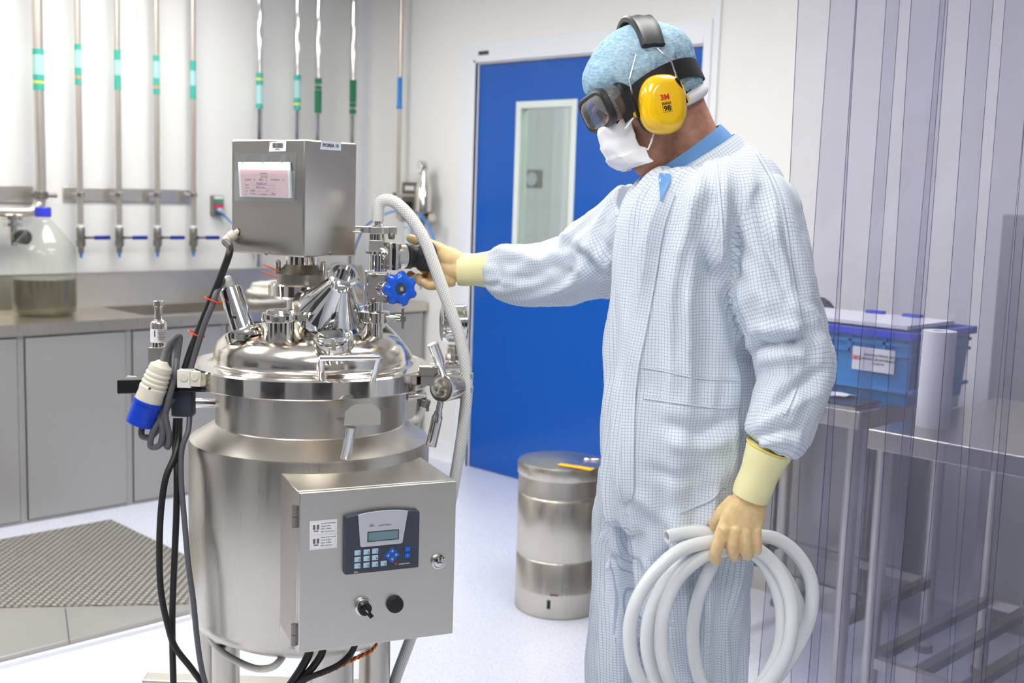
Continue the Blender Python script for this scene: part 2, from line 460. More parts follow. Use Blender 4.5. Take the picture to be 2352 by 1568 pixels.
# ================================================================== the room
XS, YD, XR, YF, ZC = -5.605, 4.283, 2.4, -2.8, 2.75      # sink wall, door wall, right wall, near wall, ceiling
DX0, DX1, DZ = -4.617, -3.17, 2.165                       # door leaf
FX0, FX1, FZ = -4.745, -3.115, 2.284                      # door frame, outside
struct(MB().box((XS-.15, YF-.15, -.12), (XR+.15, 6.3, 0), 'floor_vinyl').build('floor'), 'pale lavender grey speckled vinyl floor', 'floor')
struct(MB().box((XS-.15, YF-.15, ZC), (XR+.15, 6.3, ZC+.1), 'ceiling_paint').build('ceiling'), 'white ceiling of the clean room', 'ceiling')
struct(MB().box((XS-.12, YF-.12, 0), (XS, YD, ZC), 'wall_paint').build('wall_left'), 'off-white wall behind the pipes and sink', 'wall')
struct(MB().box((XS-.12, YD, 0), (FX0, YD+.1, ZC), 'wall_paint').box((FX0, YD, FZ), (FX1, YD+.1, ZC), 'wall_paint').box((FX1, YD, 0), (XR+.12, YD+.1, ZC), 'wall_paint').build('wall_back'), 'off-white wall holding the blue door', 'wall')
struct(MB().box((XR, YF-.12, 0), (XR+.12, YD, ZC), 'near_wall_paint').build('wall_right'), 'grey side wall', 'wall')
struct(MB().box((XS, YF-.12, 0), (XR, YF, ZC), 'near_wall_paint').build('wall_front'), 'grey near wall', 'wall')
def cove(p0, p1, out, h=.1, d=.012):
    b = MB(); up = UP
    prof = [V(0, 0, 0), out*d*3, out*d*2+up*.012, out*d*1.1+up*.04, out*d+up*h, up*h]
    return b.prism([p0+q for q in prof], p1-p0, 'trim_white')
struct(cove(V(XS, YD, 0), V(FX0, YD, 0), V(0, -1, 0)).build('baseboard_back'), 'white skirting left of the door', 'baseboard')
struct(cove(V(FX1, YD, 0), V(XR, YD, 0), V(0, -1, 0)).build('baseboard_right'), 'white skirting right of the door', 'baseboard')
# dark windows added in the two unseen near walls to give the steel reflections
for n_, (lo, hi, fr) in enumerate((((-4.4, YF-.0, .15), (-2.6, YF+.03, 2.15), 0), ((-1.4, YF, .15), (.6, YF+.03, 2.15), 0), ((XR-.03, -1.6, .15), (XR, .2, 2.15), 1), ((XR-.03, 1.4, .15), (XR, 3.0, 2.15), 1))):
    w_ = thing('window_%d' % (n_+2), ((lo[0]+hi[0])/2, (lo[1]+hi[1])/2, lo[2]), 'added dark window in an unseen near wall, there for the steel to reflect', 'window', kind='structure')
    MB().box(lo, hi, 'added_window_dark').build('pane', w_)
    b = MB(); e = .05
    for k0, k1 in (((0, lo[2]-e), (1, lo[2])), ((0, hi[2]), (1, hi[2]+e))):
        if fr: b.box((lo[0]-.01, lo[1]-e, k0[1]), (hi[0], hi[1]+e, k1[1]), 'trim_white')
        else: b.box((lo[0]-e, lo[1], k0[1]), (hi[0]+e, hi[1]+.01, k1[1]), 'trim_white')
    for q in (0, 1):
        if fr: b.box((lo[0]-.01, lo[1]-e if q == 0 else hi[1], lo[2]), (hi[0], lo[1] if q == 0 else hi[1]+e, hi[2]), 'trim_white')
        else: b.box((lo[0]-e if q == 0 else hi[0], lo[1], lo[2]), (lo[0] if q == 0 else hi[0]+e, hi[1]+.01, hi[2]), 'trim_white')
    b.build('frame', w_)
# rounded white strip in the corner of the room
prof = [V(XS, YD, 0), V(XS, YD-.05, 0), V(XS+.012, YD-.028, 0), V(XS+.028, YD-.012, 0), V(XS+.05, YD, 0)]
struct(MB().prism(prof, UP*ZC, 'trim_white').build('trim_1'), 'white coved strip in the corner between the walls', 'trim')
# white strip on the wall right of the door
struct(MB().box((FX1+.0, YD-.012, 0), (FX1+.035, YD, ZC), 'trim_white').build('trim_2'), 'white upright joint strip right of the door', 'trim')

# ------------------------------------------------------------------ door
door = thing('door_1', (DX0, YD, 0), 'blue door with a tall narrow window and white frame', 'door', kind='structure')
wx0, wx1, wz0, wz1 = -4.331, -3.908, 1.0, 1.969
b = MB()
for lo, hi in (((DX0, YD+.0, .004), (wx0, YD+.045, DZ)), ((wx1, YD, .004), (DX1, YD+.045, DZ)), ((wx0, YD, .004), (wx1, YD+.045, wz0)), ((wx0, YD, wz1), (wx1, YD+.045, DZ))):
    b.box(lo, hi, 'door_blue')
b.build('door_leaf', door)
b = MB()
b.box((FX0, YD-.02, 0), (DX0-.012, YD+.1, FZ), 'door_white').box((DX1+.012, YD-.02, 0), (FX1, YD+.1, FZ), 'door_white').box((DX0-.012, YD-.02, DZ+.014), (DX1+.012, YD+.1, FZ), 'door_white')
b.box((DX0-.0125, YD-.005, 0), (DX0-.003, YD+.06, DZ+.014), 'door_white').box((DX0-.003, YD-.0, 0), (DX0, YD+.06, DZ+.003), 'gap_dark').box((DX0-.003, YD-.005, DZ+.007), (DX1, YD+.06, DZ+.015), 'door_white').box((DX0, YD-.0, DZ), (DX1, YD+.06, DZ+.007), 'gap_dark')
b.box((DX0-.03, YD-.024, 0), (DX0-.012, YD, DZ+.03), 'trim_white').box((DX0-.03, YD-.024, DZ+.016), (DX1+.012, YD, DZ+.032), 'trim_white')
b.build('door_frame', door, bevel=.003)
MB().box((DX0+.01, YD-.0235, DZ+.052), (DX0+.085, YD-.0195, DZ+.072), 'gap_dark').build('maker_plate', door)
b = MB(); t = .035
for lo, hi in (((wx0, wz0), (wx0+t, wz1)), ((wx1-t, wz0), (wx1, wz1)), ((wx0+t, wz1-t), (wx1-t, wz1)), ((wx0+t, wz0), (wx1-t, wz0+t))):
    b.box((lo[0], YD-.006, lo[1]), (hi[0], YD+.05, hi[1]), 'window_frame_green')
b.build('window_frame', door, bevel=.002)
MB().box((wx0+t, YD+.01, wz0+t), (wx1-t, YD+.014, wz1-t), 'door_glass').build('window_pane', door)
MB().box((DX0+.2, YD+.045, .004), (DX0+.202, YD+.046, .01), 'door_blue')

# corridor seen through the door's window
struct(MB().box((XS, 6.0, 0), (XR, 6.12, ZC), 'wall_paint').build('wall_corridor'), 'pale corridor wall beyond the window in the door', 'wall')
q0, q1 = PY(1276, 240, 5.97), PY(1300, 240, 5.97)
struct(MB().box((q0.x, 5.96, 0), (q1.x, 6.0, ZC), 'trim_white').build('trim_3'), 'white upright strip on the corridor wall', 'trim')
q0, q1 = PY(1213, 432, 5.98), PY(1243, 390, 5.98)
t1 = thing('call_point', ((q0.x+q1.x)/2, 5.99, q0.z), 'grey call point with a round white button seen through the door window', 'call point')
MB().box((q0.x, 5.96, q0.z), (q1.x, 6.001, q1.z), 'steel_dull').build('plate', t1, bevel=.004)
c = V((q0.x+q1.x)/2, 5.96, (q0.z+q1.z)/2)
MB().cyl(c, c+V(0, -.012, 0), .048, 'label_grey').build('button', t1)
q0, q1 = PY(1309, 460, 5.7), PY(1312, 540, 5.7)

# ------------------------------------------------------------------ ceiling lamps
def lamp(x, y, z=ZC, w=.6, l=1.2, lab=''):
    t = thing('ceiling_light', (x, y, z-.02), lab, 'ceiling light', 'recessed ceiling panels')
    b = MB(); e = .03
    for lo, hi in (((x-w/2, y-l/2), (x+w/2, y-l/2+e)), ((x-w/2, y+l/2-e), (x+w/2, y+l/2)), ((x-w/2, y-l/2+e), (x-w/2+e, y+l/2-e)), ((x+w/2-e, y-l/2+e), (x+w/2, y+l/2-e))):
        b.box((lo[0], lo[1], z-.022), (hi[0], hi[1], z+.0), 'trim_white')
    b.build('frame', t)
    MB().box((x-w/2+e, y-l/2+e, z-.016), (x+w/2-e, y+l/2-e, z-.004), 'lamp_diffuser').build('diffuser', t)
for i, x in enumerate((-4.7, -3.1, -1.5, .1)):
    for j, y in enumerate((.3, 2.5)):
        if (i, j) != (3, 1): lamp(x, y, lab='recessed white ceiling panel lamp in the clean room ceiling')
lamp(-4.0, 5.2, w=1.2, l=.6, lab='recessed white ceiling panel lamp above the corridor')

# ================================================================== sink side
edges = [.51, 1.0, 1.5, 1.992, 2.485, 2.98, 3.47, 3.96, 4.255]
names = ['first', 'second', 'third', 'fourth']
for i in range(len(edges)-1):
    y0, y1 = edges[i]+.006, edges[i+1]-.006
    lab = {2: 'grey steel cabinet under the glass bottle, cut off at the photo edge', 3: 'grey steel cabinet under the sink unit left of the hanging cables', 4: 'grey steel cabinet under the sink behind the hanging cables'}.get(i, 'grey steel cabinet under the worktop hidden behind the vessel')
    if i == 7: lab = 'narrow grey steel cabinet under the worktop beside the door frame'
    if i < 2: continue
    t1 = thing('base_cabinet', (-5.3, (y0+y1)/2, 0), lab, 'cabinet', 'steel cabinets under the worktop')
    bb = MB().box((XS+.03, y0-.006, .0), (-5.004, y1+.006, .70 if i in (4, 5) else .828), 'cabinet_steel')
    if i in (4, 5): bb.box((-5.03, y0-.006, .7005), (-5.004, y1+.006, .828), 'cabinet_steel')
    bb.build('body', t1)
    MB().box((-5.003, y0+.009, .012), (-5.0, y1-.009, .822), 'gap_dark').box((-5.003, y0+.0125, .016), (-4.996, y1-.0125, .818), 'cabinet_steel').build('door', t1)
wt = thing('worktop', (-5.3, 2.4, .83), 'long stainless steel worktop with sink and splashback along the pipe wall', 'worktop')
hx0, hx1, hy0, hy1 = -5.5, -5.07, 2.6, 3.3
b = MB()
for lo, hi in (((XS, .5), (-4.985, hy0)), ((XS, hy1), (-4.985, 4.27)), ((XS, hy0), (hx0, hy1)), ((hx1, hy0), (-4.985, hy1))):
    b.box((lo[0]+.002, lo[1], .83), (hi[0], hi[1], .88), 'steel_brushed')
b.build('top', wt)
b = MB().prism([V(XS+.001, .5, .88), V(XS+.05, .5, .88), V(XS+.02, .5, 1.03), V(XS+.02, .5, 1.045), V(XS+.001, .5, 1.045)], V(0, 3.77, 0), 'steel_brushed')
b.build('splashback', wt)
b = MB(); e = .002
b.box((hx0, hy0, .74), (hx1, hy1, .744), 'cabinet_steel').box((hx0-e, hy0, .74), (hx0, hy1, .829), 'cabinet_steel').box((hx1, hy0, .74), (hx1+e, hy1, .829), 'cabinet_steel').box((hx0, hy0-e, .74), (hx1, hy0, .829), 'cabinet_steel').box((hx0, hy1, .74), (hx1, hy1+e, .829), 'cabinet_steel')
b.build('sink_bowl', wt)

# glass bottle with a blue cap, half full
c = PZ(99, 722, .881); c.x += .02
R0 = .142
t1 = thing('carboy', (c.x, c.y, .88), 'big clear glass bottle with blue cap, half full, on the worktop', 'bottle')
prof = [(.02, 0), (R0-.02, 0), (R0-.004, .012), (R0, .035), (R0, .28), (R0-.008, .315), (R0-.035, .35), (.045, .425), (.03, .44), (.028, .462)]
b = MB().lathe(prof, c, UP, 'carboy_glass', n=56, caps=False)
b.build('glass', t1, ang=60)
MB().lathe([(.01, .004), (R0-.022, .006), (R0-.008, .018), (R0-.006, .04), (R0-.006, .168), (.01, .168)], c, UP, 'carboy_liquid', n=56).build('liquid', t1)
MB().lathe([(.032, .448), (.036, .45), (.036, .488), (.033, .492), (.005, .492)], c, UP, 'cap_blue', n=36).build('cap', t1)

# chequer plate platform
t1 = thing('floor_platform', (-3.9, 1.0, 0), 'low grey steel floor platform with patterned anti-slip plate in front of the sink cabinets', 'platform')
pz = .034
R_ = PZ(265, 1190, pz); F_ = PZ(432, 1385, pz); F0 = PZ(0, 1393, pz); yr_ = (R_.y+PZ(430, 1285, pz).y)/2
MB().box((R_.x-.01, -.9, 0), (-3.535, yr_+.012, .03), 'cabinet_steel').build('base_slab', t1, bevel=.003)
dF = (F_-F0).normalized()
fr_ = F0+dF*((-3.56-F0.x)/dF.x) if dF.x > 0 else F_
fl_ = F0-dF*.5
fl2 = V(fl_.x, -.88, 0)
MB().prism([V(R_.x, yr_, .03), V(R_.x, -.88, .03), V(fl_.x, -.88, .03), V(fl_.x, fl_.y, .03), V(fr_.x, min(fr_.y, yr_), .03), V(fr_.x, yr_, .03)], UP*.004, 'chequer_plate').build('tread_plate', t1)
MB().box((-3.533, -.9, 0), (-3.515, yr_+.02, .014), 'trim_white').build('floor_seal', t1)
sA, sB = PZ(150, 1397, .0305), PZ(158, 1462, .0305)
MB().tube([sA, sB+(sB-sA)*.2], .0016, 'gap_dark', n=6).build('seam', t1)

# ------------------------------------------------------------------ wall pipes
def marker(b, x, y, z0, z1, r, kinds):
    """band sleeve round a pipe: (from fraction, to fraction, material)"""
    for f0, f1, m in kinds:
        b.cyl(V(x, y, z1-(z1-z0)*f0), V(x, y, z1-(z1-z0)*f1), r+.0012, m, n=18)
    return b
def drop_pipe(px_top, px_bot, my0, my1, kinds, lab, fit=None):
    p = PX(px_bot, 446, -5.53); y = p.y; x = -5.53; r = .0145
    zb = PX(px_bot, 520, x).z; m1, m0 = PX(px_bot, my0, x).z, PX(px_bot, my1, x).z
    t = thing('wall_pipe', (x, y, zb), lab, 'pipe', 'valved drop pipes over the sink')
    MB().cyl(V(x, y, zb), V(x, y, ZC-.002), r, 'pipe_steel', n=18).build('pipe', t)
    marker(MB(), x, y, m0, m1, r, kinds).build('flow_marker', t)
    z1 = PX(px_bot, 545, x).z
    b = MB().lathe([(.018, .05), (.02, .045), (.02, .0), (.017, -.01), (.022, -.012), (.022, -.04), (.013, -.05), (.013, -.075)], V(x, y, z1), UP, 'steel_dull', n=18)
    b.cyl(V(x, y, z1+.062), V(x, y, z1+.05), .019, 'label_white', n=18)
    b.build('valve_body', t)
    s = V(x+.02, y, z1)
    b = MB().cyl(s, s+V(.018, 0, 0), .011, 'steel_dull', n=14).quadbox(s+V(.012, 0, -.006), V(.006, 0, 0), V(0, .055, 0), V(0, 0, .012), 'steel_dull')
    b.build('valve_stem', t)
    MB().quadbox(s+V(.007, .05, -.01), V(.014, 0, 0), V(0, .085, 0), V(0, 0, .02), 'lever_blue').build('lever', t, bevel=.006)
    MB().cyl(V(x, y, z1-.075), V(x, y, z1-.10), .009, 'tube_blue', r1=.006, n=14).build('nozzle', t)
    # arm to the rail on the wall
    zr = PX(px_bot, 447, x).z
    MB().cyl(V(x, y, zr), V(XS+.012, y, zr), .007, 'steel_polished', n=12).lathe([(.019, -.012), (.022, -.01), (.022, .01), (.019, .012)], V(x, y, zr), UP, 'steel_polished', n=18).build('clamp', t)
T, A, Yl, O = 'marker_teal', 'marker_pale', 'marker_yellow', 'marker_orange'
seqA = [(0, .15, T), (.15, .58, A), (.58, .78, T), (.78, .84, O), (.84, 1, T)]
seqB = [(0, .26, T), (.26, .64, A), (.64, 1, T)]
drop_pipe(182, 184, 102, 195, seqA, 'leftmost of the four blue-levered drop pipes, with an orange band on its teal marker')
drop_pipe(273, 273, 115, 206, seqB, 'second blue-levered drop pipe, with a teal and pale marker')
drop_pipe(361, 361, 128, 217, seqA, 'third blue-levered drop pipe, with an orange band and a taped joint')
drop_pipe(444, 444, 140, 228, seqB, 'rightmost of the four blue-levered drop pipes, its lever paler')
r0, r1 = PX(145, 429, XS+.01), PX(441, 466, XS+.01)
tag(MB().box((XS, r0.y, r1.z), (XS+.012, r1.y+.01, r0.z), 'steel_sheet').build('pipe_rail', bevel=.002), 'long flat steel rail holding the four drop pipes', 'rail')
r0, r1 = PX(-60, 424, XS+.01), PX(76, 466, XS+.01)
tag(MB().box((XS, r0.y, r1.z), (XS+.012, r1.y, r0.z), 'steel_sheet').build('pipe_rail', bevel=.002), 'short flat steel rail behind the widest pipe above the glass bottle', 'rail')
# the wide pipe above the bottle with its bend and hand valve
x = -5.5; p = PX(91, 300, x); zt = PX(60, 486, x).z; r = .024
t1 = thing('feed_pipe', (x, p.y, zt), 'widest wall pipe bending left above the glass bottle, with yellow-banded marker', 'pipe')
pts = [(x, p.y, ZC-.002), (x, p.y, 1.9), (x, p.y, zt+.09), (x, p.y-.015, zt+.03), (x, p.y-.06, zt), (x, p.y-.2, zt-.002), (x, p.y-.42, zt-.01)]
MB().tube(spline(pts, 6), r, 'pipe_steel', n=20).build('pipe', t1)
marker(MB(), x, p.y, PX(91, 208, x).z, PX(91, 113, x).z, r, [(0, .14, T), (.14, .62, A), (.62, .77, T), (.77, .83, Yl), (.83, 1, T)]).build('flow_marker', t1)
zr = PX(90, 448, x).z
MB().lathe([(.028, -.018), (.033, -.014), (.033, .014), (.028, .018)], V(x, p.y, zr), UP, 'steel_dull', n=20).cyl(V(x, p.y, zr), V(XS+.012, p.y, zr), .009, 'steel_dull', n=12).cyl(V(x, p.y+.03, zr), V(x+.0, p.y+.075, zr), .012, 'steel_dull', n=12).build('clamp', t1)
vv = PX(30, 515, x)
b = MB().lathe([(.045, -.008), (.045, .008)], V(x, vv.y, zt-.03), UP, 'steel_polished', n=22).cyl(V(x, vv.y, zt-.005), V(x, vv.y, zt-.16), .022, 'steel_polished', n=20).lathe([(.042, -.008), (.042, .008)], V(x, vv.y, zt-.06), UP, 'steel_polished', n=22)
b.cyl(V(x, vv.y, zt-.11), V(x+.05, vv.y, zt-.11), .02, 'steel_dull', n=18)
b.build('diaphragm_valve', t1)
MB().lathe([(.018, 0), (.03, .006), (.034, .02), (.034, .05), (.026, .06), (.005, .062)], V(x+.05, vv.y, zt-.115), V(1, .5, 0), 'black_plastic', n=24).build('valve_knob', t1)
# four pipes rising behind the vessel
G = 'marker_green'
for px, my0, my1, kinds, lab in (
    (596, 168, 250, [(0, .14, T), (.14, .2, Yl), (.2, .34, T), (.34, .86, A), (.86, 1, T)], 'leftmost of the four bright pipes behind the steel motor box, arrow marker pointing up'),
    (683, 172, 253, [(0, .16, T), (.16, .66, A), (.66, .8, T), (.8, .86, Yl), (.86, 1, T)], 'second bright pipe behind the steel motor box, arrow marker with yellow band pointing down'),
    (731, 180, 260, [(0, .16, G), (.22, .32, G), (.34, 1, G)], 'third bright pipe behind the steel motor box, dark green marker pointing up'),
    (811, 184, 262, [(0, .66, G), (.68, .8, G), (.86, 1, G)], 'rightmost bright pipe behind the steel motor box, beside the white corner strip')):
    x = -5.5; p = PX(px, 200, x); r = .0185
    t1 = thing('riser_pipe', (x, p.y, 1.06), lab, 'pipe', 'bright pipes behind the motor box')
    MB().cyl(V(x, p.y, 1.06), V(x, p.y, ZC-.002), r, 'chrome', n=22).build('pipe', t1)
    marker(MB(), x, p.y, PX(px, my1, x).z, PX(px, my0, x).z, r, kinds).build('flow_marker', t1)
    MB().cyl(V(x, p.y, 1.2), V(XS+.001, p.y, 1.2), .007, 'steel_dull', n=10).lathe([(.022, -.01), (.024, 0), (.022, .01)], V(x, p.y, 1.2), UP, 'steel_dull', n=18).build('clamp', t1)
# switch with green and red buttons and a blue tube
q0, q1 = PX(484, 494, XS+.01), PX(508, 449, XS+.01)
t1 = thing('push_button_box', (XS+.02, (q0.y+q1.y)/2, q0.z), 'small grey switch box with green and red buttons on the pipe wall', 'switch')
MB().box((XS, q0.y, q0.z), (XS+.04, q1.y, q1.z), 'steel_dull').build('housing', t1, bevel=.004)
cy = (q0.y+q1.y)/2; hz = q1.z-q0.z
MB().box((XS+.04, cy-.022, q1.z-hz*.38), (XS+.046, cy+.022, q1.z-hz*.2), 'button_green').build('button', t1)['label'] = 'green button'
MB().box((XS+.04, cy-.022, q1.z-hz*.62), (XS+.046, cy+.022, q1.z-hz*.42), 'button_red').build('button', t1)['label'] = 'red button'
MB().box((XS+.04, cy-.026, q1.z-hz*.17), (XS+.042, cy+.026, q1.z-hz*.03), 'label_white').build('name_label', t1)
MB().cyl(V(XS+.04, cy, q0.z+hz*.24), V(XS+.06, cy+.006, q0.z+hz*.24), .014, 'label_grey', n=16).build('connector', t1)
pp = [PX(497, 483, XS+.06), PX(510, 490, XS+.06), PX(530, 510, XS+.05), PX(560, 540, XS+.04), PX(600, 595, XS+.03)]
tag(MB().tube(spline(pp, 6), .005, 'tube_blue', n=8).build('air_tube'), 'thin blue air tube running down from the switch box with buttons', 'tube')
# white coiled hose on the worktop behind the vessel
b = MB(); c = PZ(628, 690, .905); pts = []
for k in range(150):
    a = 2*PI*k/28; rr = .15+.02*math.sin(a*.37+1); w = .012*math.sin(k*1.57)
    pts.append(V(c.x+.05+rr*.72*math.cos(a), c.y+.06+(rr+.06)*math.sin(a), .897+.021*(k/28)+.004*math.sin(a*2.3)))
rad = [.014+.0022*math.sin(k*2.1) for k in range(150)]
tag(b.tube(pts, rad, 'rope_white', n=10).build('coiled_hose'), 'white ribbed hose coiled on the worktop behind the vessel', 'hose')

# ------------------------------------------------------------------ filter and gauge station by the door
yv = 4.2
p = PY(917, 300, yv); r = .012
t1 = thing('air_pipe', (p.x, yv, 1.25), 'thin wall pipe with blue arrow marker left of the door', 'pipe')
zb = PY(914, 498, yv).z
pts = [(p.x, yv, ZC-.002), (p.x, yv, 1.8), (p.x, yv, zb+.05), (p.x+.012, yv, zb), (p.x+.05, yv, zb-.02)]
MB().tube(spline(pts, 6), r, 'pipe_steel', n=16).build('pipe', t1)
za, zz = PY(915, 178, yv).z, PY(914, 258, yv).z
b = MB().cyl(V(p.x-.002, yv, za), V(p.x-.002, yv, zz+.03), r+.002, 'marker_blue', n=16).lathe([(r+.008, .03), (.003, 0)], V(p.x-.002, yv, zz), UP, 'marker_blue', n=16)
b.build('flow_marker', t1)
zc = PY(915, 448, yv).z
MB().cyl(V(p.x-.02, yv, zc), V(p.x+.14, yv, zc), .009, 'steel_polished', n=12).cyl(V(p.x-.035, yv, zc), V(p.x-.015, yv, zc), .016, 'steel_dull', n=14).cyl(V(p.x, yv, zc), V(p.x, YD, zc), .007, 'steel_dull').build('clamp', t1)
q0, q1 = PY(925, 482, YD-.02), PY(962, 419, YD-.02)
t1 = thing('filter_station', ((q0.x+q1.x)/2+.08, YD-.08, q0.z-.1), 'wall-mounted steel filter housing with round pressure gauge left of the door', 'filter')
MB().box((q0.x, YD-.03, q0.z-.06), (q1.x, YD-.001, q1.z), 'steel_dull').build('back_plate', t1, bevel=.003)
zl = PY(945, 432, YD-.03).z
MB().box((q0.x+.03, YD-.032, zl-.012), (q1.x-.03, YD-.03, zl+.012), 'label_white').build('plate_label', t1)
f = PY(972, 470, YD-.1); fx, fy = f.x, f.y
zt, zb = PY(972, 405, fy).z, PY(972, 492, fy).z; rf = .047
MB().lathe([(.02, zb-.03), (rf, zb-.02), (rf, zt-.06), (.02, zt), (.016, zt+.06)], V(fx, fy, 0), UP, 'steel_polished', n=32).lathe([(rf+.012, zb+.0), (rf+.012, zb+.015)], V(fx, fy, 0), UP, 'steel_dull', n=28).build('filter_housing', t1)
g = PY(969, 384, fy)
gx = (V(0, 0, CAM_H)-g).normalized(); gx = V(-.12, -.95, .0).normalized()
b = MB().lathe([(.03, -.02), (.036, -.018), (.037, .015), (.034, .02)], g, gx, 'steel_polished', n=32).cyl(g-UP*.03, V(g.x, g.y, zt+.05), .008, 'steel_dull', n=12)
b.build('gauge_case', t1)
x_, y_ = V(0, 0, 1).cross(gx).normalized(), UP
b = MB().cyl(g+gx*.0205, g+gx*.022, .032, 'label_white', n=32).cbox(g+gx*.0228+UP*.004, x_, UP, gx, .004, .03, .001, 'ink')
for k in range(9):
    a = math.radians(-120+30*k); d = x_*math.sin(a)+UP*math.cos(a); e2 = x_*math.cos(a)-UP*math.sin(a)
    b.cbox(g+gx*.0225+d*.026, e2, d, gx, .002, .006, .0008, 'ink')
b.build('gauge_dial', t1)
zv = PY(975, 500, fy).z
b = MB().cyl(V(fx-.11, fy, zv), V(fx+.09, fy, zv), .014, 'steel_dull', n=14).cyl(V(fx, fy, zb), V(fx, fy, zv-.16), .013, 'steel_dull', n=14).cyl(V(fx+.08, fy, zv), V(fx+.1, fy-.02, zv+.004), .022, 'steel_dull', n=16).cyl(V(fx-.02, fy, zv-.08), V(fx+.02, fy, zv-.08), .018, 'label_grey', n=16)
b.build('pipework', t1)
lz = PY(997, 541, fy).z
MB().box((fx+.0, fy-.06, lz-.012), (fx+.105, fy-.046, lz+.012), 'lever_blue').build('lever', t1, bevel=.005)
MB().box((fx+.005, fy-.03, PY(985, 494, fy).z-.005), (fx+.07, fy-.02, PY(985, 494, fy).z+.01), 'black_plastic').build('upper_lever', t1)
rr = PY(936, 535, fy)
MB().lathe([(.02, -.09), (.024, -.085), (.024, .03), (.03, .034), (.03, .06), (.02, .062)], rr, UP, 'label_grey', n=22).build('regulator_bowl', t1)
MB().lathe([(.022, .062), (.026, .07), (.026, .12), (.02, .125)], rr+V(.0, 0, .05), UP, 'black_plastic', n=22).build('regulator_knob', t1)
bt = [PY(882, 492, fy-.1), PY(905, 485, fy-.06), PY(940, 484, fy-.02), PY(960, 490, fy-.05), PY(975, 505, fy-.05), PY(990, 530, fy-.06), PY(996, 560, fy-.06), PY(985, 620, fy-.05), PY(966, 662, fy-.03)]
tag(MB().tube(spline(bt, 7), .006, 'tube_blue', n=8).build('air_tube'), 'blue air tube looping past the filter housing left of the door', 'tube')
bt = [PY(880, 494, fy-.1), PY(845, 515, fy-.08), PY(825, 545, fy-.05), PY(812, 590, fy-.02), PY(815, 640, fy-.02), PY(832, 662, fy-.02)]
tag(MB().tube(spline(bt, 7), .006, 'tube_blue', n=8).build('air_tube'), 'blue air tube curving down beside the steel motor box', 'tube')

# ------------------------------------------------------------------ pedal bin
c = PZ(1292, 1395, 0); c = V(-2.80, 3.055, 0)
RB = .155
t1 = thing('pedal_bin', c, 'round stainless steel bin with yellow sticker behind the person', 'bin')
b = MB().lathe([(RB-.004, 0), (RB, .004), (RB, .085), (RB+.001, .088), (RB, .091), (RB, .20), (RB-.004, .205), (RB, .21), (RB, .425), (RB-.005, .432), (RB+.001, .439), (RB, .445), (RB, .525)], c, UP, 'steel_brushed', n=64)
b.build('body', t1, ang=50)
zl = .545
b = MB().lathe([(RB+.002, .50), (RB+.004, .504), (RB+.004, .540), (RB+.001, .547), (RB-.01, .549), (.01, .552)], c, UP, 'steel_brushed', n=64)
b.build('lid', t1, ang=50)
n_ = V(0, 0, 1); s0 = PZ(1279, 1068, .552); s1 = PZ(1357, 1080, .552)
d = (s1-s0).normalized(); w = UP.cross(d)
MB().quadbox(V(s0.x, s0.y, .5515), d*(s1-s0).length, w*.035, UP*.0012, 'sticker_yellow').build('warning_sticker', t1)
h = PZ(1360, 1056, .549)
MB().cbox(h, CR, CF, UP, .06, .02, .015, 'chrome').build('hinge', t1, bevel=.004)
sl = P(1249, 1385, 3.9)
dirn = (V(sl.x, sl.y, 0)-V(c.x, c.y, 0)).normalized()
MB().cbox(c+dirn*(RB+.0005)+UP*.055, UP.cross(dirn), UP, dirn, .012, .03, .004, 'black_plastic').build('pedal_slot', t1)
b = MB()
dirr = (dirn+CR*.12).normalized()
b.cbox(c+dirr*(RB+.0008)+UP*.092, UP.cross(dirr), UP, dirr, .03, .007, .001, 'rust')
b.build('rust_stain', t1)
# ================================================================== right side: tables behind the strip curtain
def bench(x0, x1, y0, y1, top, lab, cat='table', shelf=True, side_rail=True):
    t = thing('steel_table', ((x0+x1)/2, (y0+y1)/2, 0), lab, cat, 'stainless tables behind the curtain')
    MB().box((x0, y0, top-.055), (x1, y1, top), 'steel_brushed').build('table_top', t, bevel=.004)
    lx = (x0+.035, x1-.035); ly = (y0+.04, y1-.04)
    for x in lx:
        for y in ly:
            MB().cyl(V(x, y, .02), V(x, y, top-.055), .0225, 'steel_brushed', n=20).lathe([(.03, 0), (.028, .02), (.012, .024)], V(x, y, 0), UP, 'steel_dull', n=16).build('leg', t)
    if shelf:
        z = .245
        b = MB()
        for y in ly: b.box((lx[0], y-.014, z-.015), (lx[1], y+.014, z+.015), 'steel_brushed')
        b.build('shelf_rail', t)
        n = int((lx[1]-lx[0])/.13)
        b = MB()
        for k in range(n+1):
            x = lx[0]+(lx[1]-lx[0])*k/n
            b.box((x-.016, ly[0], z-.012), (x+.016, ly[1], z+.0145), 'steel_dull')
        b.build('shelf_slats', t)
    elif side_rail:
        b = MB()
        for x in lx: b.box((x-.014, ly[0], .23), (x+.014, ly[1], .26), 'steel_dull')
        b.box((lx[0], ly[1]-.014, .23), (lx[1], ly[1]+.014, .26), 'steel_dull')
        b.build('brace', t)
    return t
bench(-1.515, -.25, 2.872, 3.70, .9, 'stainless table with slatted lower shelf carrying the white paper roll')
bench(-2.3, -1.655, 3.085, 3.74, .9, 'stainless table carrying the blue crate, behind the person', shelf=False)

